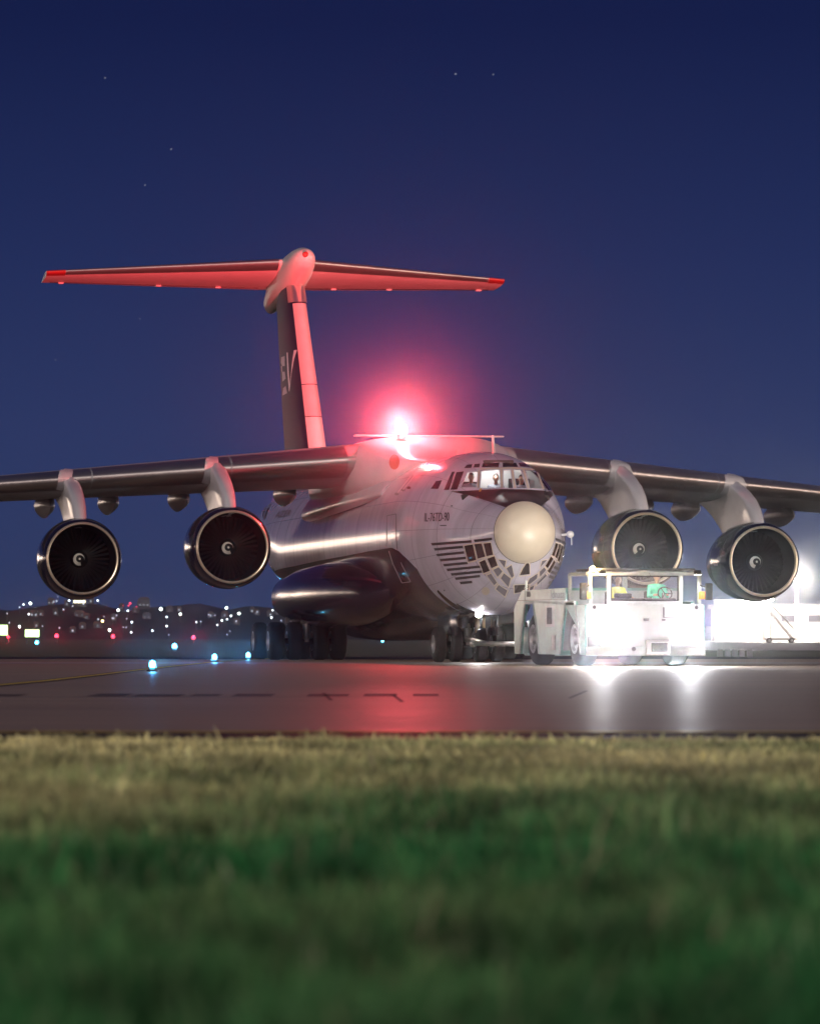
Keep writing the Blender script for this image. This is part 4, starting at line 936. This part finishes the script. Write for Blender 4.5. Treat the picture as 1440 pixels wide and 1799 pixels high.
GREEN = emis('green_sign_face', (.72, 1.0, .45), 3.2, True)
for px, py, w, h, lab in ((4, 1107, 20, 18, 'bright green lit airfield sign cut by the left frame edge'), (57, 1112.5, 25, 13, 'bright green lit airfield sign above the far left blue lamp')):
    D = 380; p = Wp(px, py, D); u = D/F_PX; sg = empty('airfield_sign', (p.x, D, 0)); tag(sg, lab, 'sign', 'lit airfield signs')
    zb, zt = p.z-h*u/2, p.z+h*u/2
    obj('case', MB().box((-w*u/2-.03, .0, zb-.03), (w*u/2+.03, .25, zt+.03), bev=.02), M['black'], sg)
    obj('face', MB().box((-w*u/2, -.02, zb), (w*u/2, -.003, zt), bev=.005), GREEN, sg)
    obj('leg', MB().box((-w*u/2+.1, .08, -.02), (-w*u/2+.2, .16, zb)), M['black'], sg); obj('leg', MB().box((w*u/2-.2, .08, -.02), (w*u/2-.1, .16, zb)), M['black'], sg)
# ================================================================== hills and the town on them
HY0, HY1 = 720.0, 1060.0
def ridge(x):
    px = 720+x/HY1*F_PX
    base = np.interp(px, [-1500, -200, 0, 60, 110, 170, 230, 300, 360, 395, 440, 500, 560, 640, 760, 900, 1000, 3000], [4, 6.0, 7.2, 7.5, 8.6, 8.0, 7.0, 8.4, 7.9, 7.1, 8.3, 7.8, 7.0, 6.2, 5.2, 4.0, 3.0, 2.5])
    return float(base)+.35*math.sin(x*.21)+.25*math.sin(x*.47+1)
def hz(x, y):
    t = max(0, min(1, (y-HY0)/(HY1-HY0))); return ridge(x)*(t*t*(3-2*t)*.35+t*.65)
hm = MB(); nx, ny = 200, 26
vs = []
for j in range(ny+1):
    for i in range(nx+1):
        x = -330+560*i/nx; y = HY0+(1250-HY0)*j/ny; z = hz(x, min(y, HY1))*(1 if y < HY1 else 1-((y-HY1)/(1250-HY1))**2)
        vs.append((x, y, z-.05+(.35*math.sin(x*1.7+y*.3)*math.sin(y*.21) if HY0 < y < 1240 else 0)*.5))
hm.add(vs, [(j*(nx+1)+i, j*(nx+1)+i+1, (j+1)*(nx+1)+i+1, (j+1)*(nx+1)+i) for j in range(ny) for i in range(nx)])
hl = obj('hills', hm, mat('wooded_hillside', (.009, .012, .011), .9, var=.5, vscale=.08), norm=False); hl['kind'] = 'structure'
def hill_at(px, py, over):
    lo, hi = HY0, HY1
    f = lambda y: HOR-(hz((px-720)/F_PX*y, y)+over-CAM_H)/y*F_PX
    for _ in range(40):
        m = (lo+hi)/2
        if f(m) > py: lo = m
        else: hi = m
    y = (lo+hi)/2; x = (px-720)/F_PX*y
    ov = CAM_H+(HOR-py)/F_PX*y-hz(x, y)
    return x, y, hz(x, y), max(.8, ov)
WG = {}
def glow(c, s):
    k = (c, s)
    if k not in WG: WG[k] = emis('lamp_glow', c, s)
    return WG[k]
LAMPS = [(54,1060,4.5),(42,1062,3),(35,1067,2.5),(35,1101,4),(51,1079,3),(13,1078,2),(17,1094,2.5),(75,1100,2),(105,1103,2.5),(122,1055,3),(100,1056,2.5),(95,1057,2),(112,1071,2.5),(128,1065,2),(147,1061,2.5),
  (172,1055,3.2),(102,1048,1.6),(208,1072,4.2),(225,1073,3),(173,1088,2.5),(183,1083,1.8),(193,1107,4.6),(198,1086,2),(205,1081,2.4),(223,1087,2),(232,1093,3.2),(231,1111,3),(217,1102,2),(222,1102,2),
  (283,1070,5.4),(293,1084,3),(317,1079,4),(293,1100,3.2),(268,1108,3.2),(297,1122,2),(345,1093,2.6),(353,1092,2),(398,1068,4),(420,1078,4.2),(406,1082,3.2),(390,1090,3.2),(399,1088,2.6),(382,1098,2.8),(415,1091,2.2),(479,1072,2.6),(477,1085,3.6),(452,1075,2),(404,1109,2),(399,1119,2),(378,1081,2),(367,1080,2),(489,1062,2),(494,1090,2.2)]
def town_lamp(px, py, r, col, st, label):
    x, y, z, ov = hill_at(px, py, 1.6); rr = r*.45*y/F_PX
    mb = MB(); mb.tube((0, 0, -.1), (0, 0, ov), .05, n=6); mb.sphere((0, -.05, ov), rr, mi=1, seg=12, ring=8)
    o = obj('street_lamp', mb, [M['black'], glow(col, st)]); o.location = (x, y, z); tag(o, label, 'street lamp', 'street lamps on the dark hillside')
for px, py, r in LAMPS:
    if r >= 4: a = ((.86, 1, .92), 14.0, 'large bright white street lamp glowing on the dark hillside')
    elif r >= 2.6: a = ((.85, .95, 1), 6.0, 'medium white street lamp glowing on the dark hillside')
    else: a = ((.75, .82, 1), 2.0, 'tiny dim white street lamp far up the dark hillside')
    town_lamp(px, py, r, *a)
town_lamp(180.5, 1091, 4.2, (1, .82, .35), 9.0, 'yellow street lamp glowing low on the dark hillside')
for px, py, r, st in ((229, 1060, 4.2, 3.0), (217, 1064, 2.0, 2.0), (240, 1066, 2.4, 2.0), (226, 1064, 2.8, 2.5)):
    town_lamp(px, py, r, (1, .06, .12), st, 'red lamp in the cluster on top of the hill')
M['house'] = mat('hill_house_wall', (.09, .09, .11), .8, var=.2, vscale=.3); M['roof'] = mat('hill_house_roof', (.10, .08, .08), .8)
HOUSES = [(60,1080,14,8),(72,1078,10,7),(90,1056,12,9),(98,1078,9,9),(140,1080,18,7),(152,1083,10,6),(160,1058,10,9),(145,1099,12,6),(172,1097,14,5),(118,1062,9,8),(214,1067,9,10),(253,1072,20,17),(246,1069,10,12),(258,1082,14,6),(200,1086,10,8),(298,1070,12,5),(315,1070,8,6),(370,1080,10,6),(395,1079,12,5),(415,1092,12,6),(443,1073,8,7),(451,1076,10,6),(475,1080,12,8),(487,1076,9,8),(128,1105,10,5),(64,1097,8,6),(238,1072,12,5)]
for px, py, w, h in HOUSES:
    x, y, z, ov = hill_at(px, py-h/2, .9); u = y/F_PX; W_, H_ = w*u, max(h*u, .8)
    b = empty('hillside_house', (x, y, z-.2)); tag(b, 'pale little house standing on the dark hillside', 'house', 'houses on the dark hillside')
    obj('wall', MB().box((-W_/2, 0, 0), (W_/2, W_*.7, H_+.2)), M['house'], b)
    obj('roof', MB().prism([(-W_/2-.1, H_+.2), (W_/2+.1, H_+.2), (W_*.3, H_+.2+.35*min(W_, 1.6)), (-W_*.3, H_+.2+.35*min(W_, 1.6))], -.1, W_*.7+.1, axis='y'), M['roof'], b)
    nwin = max(1, int(W_/.8)); g = glow((.80, .88, 1), random.choice((.25, .5, .9)))
    for k in range(nwin):
        cx = -W_/2+W_*(k+.5)/nwin; obj('window', MB().box((cx-.14, -.03, H_*.45), (cx+.14, -.005, H_*.45+.35)), g, b)
x, y, z, ov = hill_at(140, 1057, .9); b = empty('hillside_hall', (x, y, z-.3)); tag(b, 'long building with a warm lit front on top of the hill', 'building')
obj('wall', MB().box((-1.55, 0, 0), (1.55, 2.2, ov+.75)), M['house'], b); obj('lit_front', MB().box((-1.45, -.05, ov+.0), (1.45, -.005, ov+.62)), glow((1, .93, .62), 3.0), b)

# ================================================================== bright apron on the right
M['apron'] = pave('apron_concrete', (.48, .46, .44), .6)
sheet('apron', 15.2, 420, 214, 560, .006, M['apron'])
M['hangarw'] = mat('terminal_cladding', (.70, .69, .66), .6, var=.08, vscale=.3)
tb_ = empty('terminal_building', (0, 0, 0)); tag(tb_, 'low white floodlit terminal building along the far apron', 'building')
u = 500/F_PX
tb_.location = ((1440-720)*u, 500, 0)
obj('wall', MB().box((-12.0, 0, 0), (40, 12, 3.9)), M['hangarw'], tb_); obj('roof', MB().box((-12.4, -.5, 3.9), (40.4, 12.4, 4.4)), M['grey'], tb_)
obj('wall', MB().box((-12.6, -3, 0), (-6.2, -.2, 4.9)), M['hangarw'], tb_)
for k in range(14): obj('window', MB().box((-11+k*3.2, -.06, 2.3), (-9.0+k*3.2, -.01, 3.1)), M['ltglass'], tb_)
def mast(px, top, D, label, group, lamps=True, power=60000, aim=((.5, -.35, -.55), (-.45, .75, -.35), (.5, .75, -.32)), r=.16):
    p = Wp(px, top, D); t = empty('floodlight_mast', (p.x, D, 0)); tag(t, label, 'light mast', group)
    pole = MB(); pole.tube((0, 0, 0), (0, 0, p.z), r*1.6, r, n=14); obj('pole', pole, M['metal'], t)
    ca = MB(); ca.box((-1.1, -.25, p.z-.10), (1.1, .25, p.z+.12), bev=.04); H = obj('lamp_head', ca, M['metal'], t)
    obj('lamp_lens', MB().box((-1.0, -.27, p.z-.22), (1.0, -.02, p.z-.105), bev=.02), emis('flood_glow', (1, .93, .85), 70), H)
    light('flood_glare', 'SPOT', (0, -.35, p.z-.15), power*.14, (1, .94, .86), t, .2, 14, Vector((-p.x, -D, CAM_H-p.z)), .8)
    for a in aim: light('flood_light', 'SPOT', (0, -.2, p.z-.4), power, (1, .94, .86), t, .25, 118, a, .45)
    return t
mast(1399, 1015, 470, 'tall floodlight mast shining over the bright apron at far right', 'apron floodlight masts', power=60000)
mast(1341, 1051, 470, 'shorter floodlight mast under the right hand engine', 'apron floodlight masts', power=32000, r=.12)
mast(1312, 1053, 480, 'short floodlight mast close to the tug, under the outer engine', 'apron floodlight masts', power=20000, r=.10)
# passenger stairs on the apron
D = 400; p = Wp(1372, 1131, D); ST_ = empty('passenger_stairs', (p.x, D, 0)); tag(ST_, 'pale mobile passenger stairs parked on the bright apron', 'stairs')
stp = MB(); a0, a1 = (1.2, .35), (-1.05, 2.75)
for s in (-.5, .5): stp.prism([(a0[0], a0[1]), (a0[0]-.25, a0[1]), (a1[0], a1[1]), (a1[0], a1[1]+.22), (a1[0]+.1, a1[1]+.22)], s-.04, s+.04, axis='y')
obj('stringer', stp, M['hangarw'], ST_)
stp = MB()
for k in range(12): f = k/11; stp.box((a0[0]+(a1[0]-a0[0])*f-.13, -.46, a0[1]+(a1[1]-a0[1])*f), (a0[0]+(a1[0]-a0[0])*f+.13, .46, a0[1]+(a1[1]-a0[1])*f+.05))
obj('tread', stp, M['darkmetal'], ST_)
stp = MB()
for s in (-.5, .5):
    stp.tube((a0[0], s, a0[1]+.95), (a1[0], s, a1[1]+.95), .035, n=8)
    for k in range(6): f = k/5; x = a0[0]+(a1[0]-a0[0])*f; z = a0[1]+(a1[1]-a0[1])*f; stp.tube((x, s, z), (x, s, z+.95), .025, n=6)
obj('handrail', stp, M['metal'], ST_)
obj('chassis', MB().box((-1.6, -.6, .28), (1.3, .6, .5), bev=.03), M['grey'], ST_)
obj('landing', MB().box((-1.75, -.55, 2.72), (-1.0, .55, 2.8)), M['grey'], ST_)
for x in (-1.55, -1.1):
    obj('post', MB().tube((x, -.4, .5), (x, -.4, 2.72), .05, n=8), M['grey'], ST_)
for x in (-1.2, .9):
    for yv in (-.6, .6): w_ = obj('wheel', wheel_mb(.26, .18), [M['tyre'], M['rim']], ST_); w_.location = (x, yv, .26); w_.rotation_euler = (0, 0, R(90))
# dark blocks added for the gaps between light streaks near the apron
for k, px in enumerate((1264, 1277, 1290, 1302, 1316)):
    g = Gp(px, 1153.5); u = g.y/F_PX; o = obj('streak_gap_block', MB().prism([(-5*u, 0), (5*u, 0), (4.2*u, 13*u), (-4.2*u, 13*u)], -.2, .2, axis='y'), mat('streak_gap_grey', (.16, .16, .18), .7), None)
    o.location = (g.x, g.y, .0); tag(o, 'low grey block right of the tug, added for a gap between light streaks', 'dark block', 'low blocks added for light streak gaps beside the apron')
# ================================================================== grass
NB = 230000
Zs = []
zz = rng.uniform(5.0, 31.5, NB*3); keep = rng.uniform(0, 1, NB*3) < ((.105*zz+1.6)/(.105*31.5+1.6))*(14/np.maximum(zz, 9))**.6; zz = zz[keep][:NB]
zz = np.minimum(zz, 31.5)
n_ = len(zz); xx = rng.uniform(-1, 1, n_)*(.105*zz+1.6); zz = zz-np.where(zz > 29.5, 1.5*(np.sin(xx*3.1)*.3+np.sin(xx*7.7+1)*.2+np.sin(xx*17+2)*.15+.5)*rng.uniform(.2, 1, n_), 0)
def vnoise(x, y, s, seed):
    g = np.random.default_rng(seed).uniform(0, 1, (256, 256)); u, v = x/s+60, y/s+60; i, j = np.floor(u).astype(int), np.floor(v).astype(int); fu, fv = u-i, v-j
    fu = fu*fu*(3-2*fu); fv = fv*fv*(3-2*fv); q = lambda a, b: g[a % 256, b % 256]
    return (q(i, j)*(1-fu)+q(i+1, j)*fu)*(1-fv)+(q(i, j+1)*(1-fu)+q(i+1, j+1)*fu)*fv
cl_ = vnoise(xx, zz, .55, 1)*.6+vnoise(xx, zz, .17, 2)*.4; dry = vnoise(xx, zz*.5, 1.3, 3)
hgt = (.05+.17*cl_)*rng.uniform(.6, 1.35, n_); hgt *= np.interp(zz, [5, 15, 30, 33.6], [1.1, .9, .38, .28])
tall = rng.uniform(0, 1, n_) < np.where(zz > 28.5, .03, .012); hgt[tall] *= 1.7
ang = rng.uniform(0, 2*np.pi, n_); wdt = rng.uniform(.004, .009, n_)*np.interp(zz, [5, 33], [.9, 1.6]); lean = rng.uniform(.1, .75, n_)*hgt; la = rng.uniform(0, 2*np.pi, n_)
cx, sx_ = np.cos(ang)*wdt, np.sin(ang)*wdt; lx_, ly_ = np.cos(la)*lean, np.sin(la)*lean
V = np.zeros((n_, 5, 3))
V[:, 0] = np.stack([xx-cx, zz-sx_, np.full(n_, -.01)], 1); V[:, 1] = np.stack([xx+cx, zz+sx_, np.full(n_, -.01)], 1)
V[:, 2] = np.stack([xx-cx*.8+lx_*.35, zz-sx_*.8+ly_*.35, hgt*.6], 1); V[:, 3] = np.stack([xx+cx*.8+lx_*.35, zz+sx_*.8+ly_*.35, hgt*.6], 1)
V[:, 4] = np.stack([xx+lx_, zz+ly_, hgt], 1)
me = bpy.data.meshes.new('grass'); me.vertices.add(n_*5); me.vertices.foreach_set('co', V.reshape(-1))
base = (np.arange(n_)*5)[:, None]; li = np.concatenate([base+np.array([[0, 1, 3, 2]]), base+np.array([[2, 3, 4]])], 1).reshape(-1)
me.loops.add(n_*7); me.loops.foreach_set('vertex_index', li.astype(np.int32)); me.polygons.add(n_*2)
ls = np.stack([np.arange(n_)*7, np.arange(n_)*7+4], 1).reshape(-1); me.polygons.foreach_set('loop_start', ls.astype(np.int32))
try: me.polygons.foreach_set('loop_total', np.tile([4, 3], n_).astype(np.int32))
except Exception: pass
me.update(calc_edges=True); me.validate()
# species tint of each blade: lush green near, drier straw colour towards the pavement
f = np.clip(np.interp(zz, [9, 13, 16.5, 20, 31], [.0, .03, .30, .68, .88])+((dry-.5)*.7+rng.normal(0, .12, n_))*np.interp(zz, [8, 18], [.25, 1]), 0, 1)[:, None]
cg, cdry = np.array([[.024, .165, .050]]), np.array([[.60, .57, .29]])
colr = (cg*(1-f)+cdry*f)*(.55+.9*rng.uniform(0, 1, n_)[:, None])*(.12+2.6*(vnoise(xx, zz, .15, 5)*.55+vnoise(xx, zz, .45, 6)*.45)**1.6)[:, None]
straw = rng.uniform(0, 1, n_) < .03; colr[straw] = np.array([.34, .32, .20])
pale = (rng.uniform(0, 1, n_) < .03*(vnoise(xx, zz, .22, 9) > .62)) & (zz < 16); colr[pale] = np.array([.42, .52, .34])
ca = me.color_attributes.new('tint', 'FLOAT_COLOR', 'POINT'); ca.data.foreach_set('color', np.repeat(np.concatenate([colr, np.ones((n_, 1))], 1), 5, axis=0).reshape(-1).astype(np.float32))
gm = mat('grass_blades', (.05, .1, .03), .55, spec=.3); t = gm.node_tree; at = t.nodes.new('ShaderNodeAttribute'); at.attribute_name = 'tint'; t.links.new(at.outputs['Color'], t.nodes['Principled BSDF'].inputs['Base Color'])
me.materials.append(gm); go = bpy.data.objects.new('grass', me); COL.objects.link(go); tag(go, 'green and straw coloured grass in front of the taxiway', 'grass', kind='stuff')
# ================================================================== air
hzm = bpy.data.materials.new('night_haze'); hzm.use_nodes = True; t = hzm.node_tree; t.nodes.clear()
pv = t.nodes.new('ShaderNodeVolumePrincipled'); pv.inputs['Density'].default_value = 2.2e-4; pv.inputs['Color'].default_value = (.9, .9, .92, 1); pv.inputs['Anisotropy'].default_value = 0.9905  # forward scattering stands in for lens bloom around the lamps
ot = t.nodes.new('ShaderNodeOutputMaterial'); t.links.new(pv.outputs[0], ot.inputs['Volume'])
ho = obj('haze', MB().box((-950, -70, -1), (950, 1750, 24)), hzm); ho['kind'] = 'stuff'; ho['label'] = 'thin night haze over the whole airfield, added for halos around the lamps'; ho['category'] = 'haze'
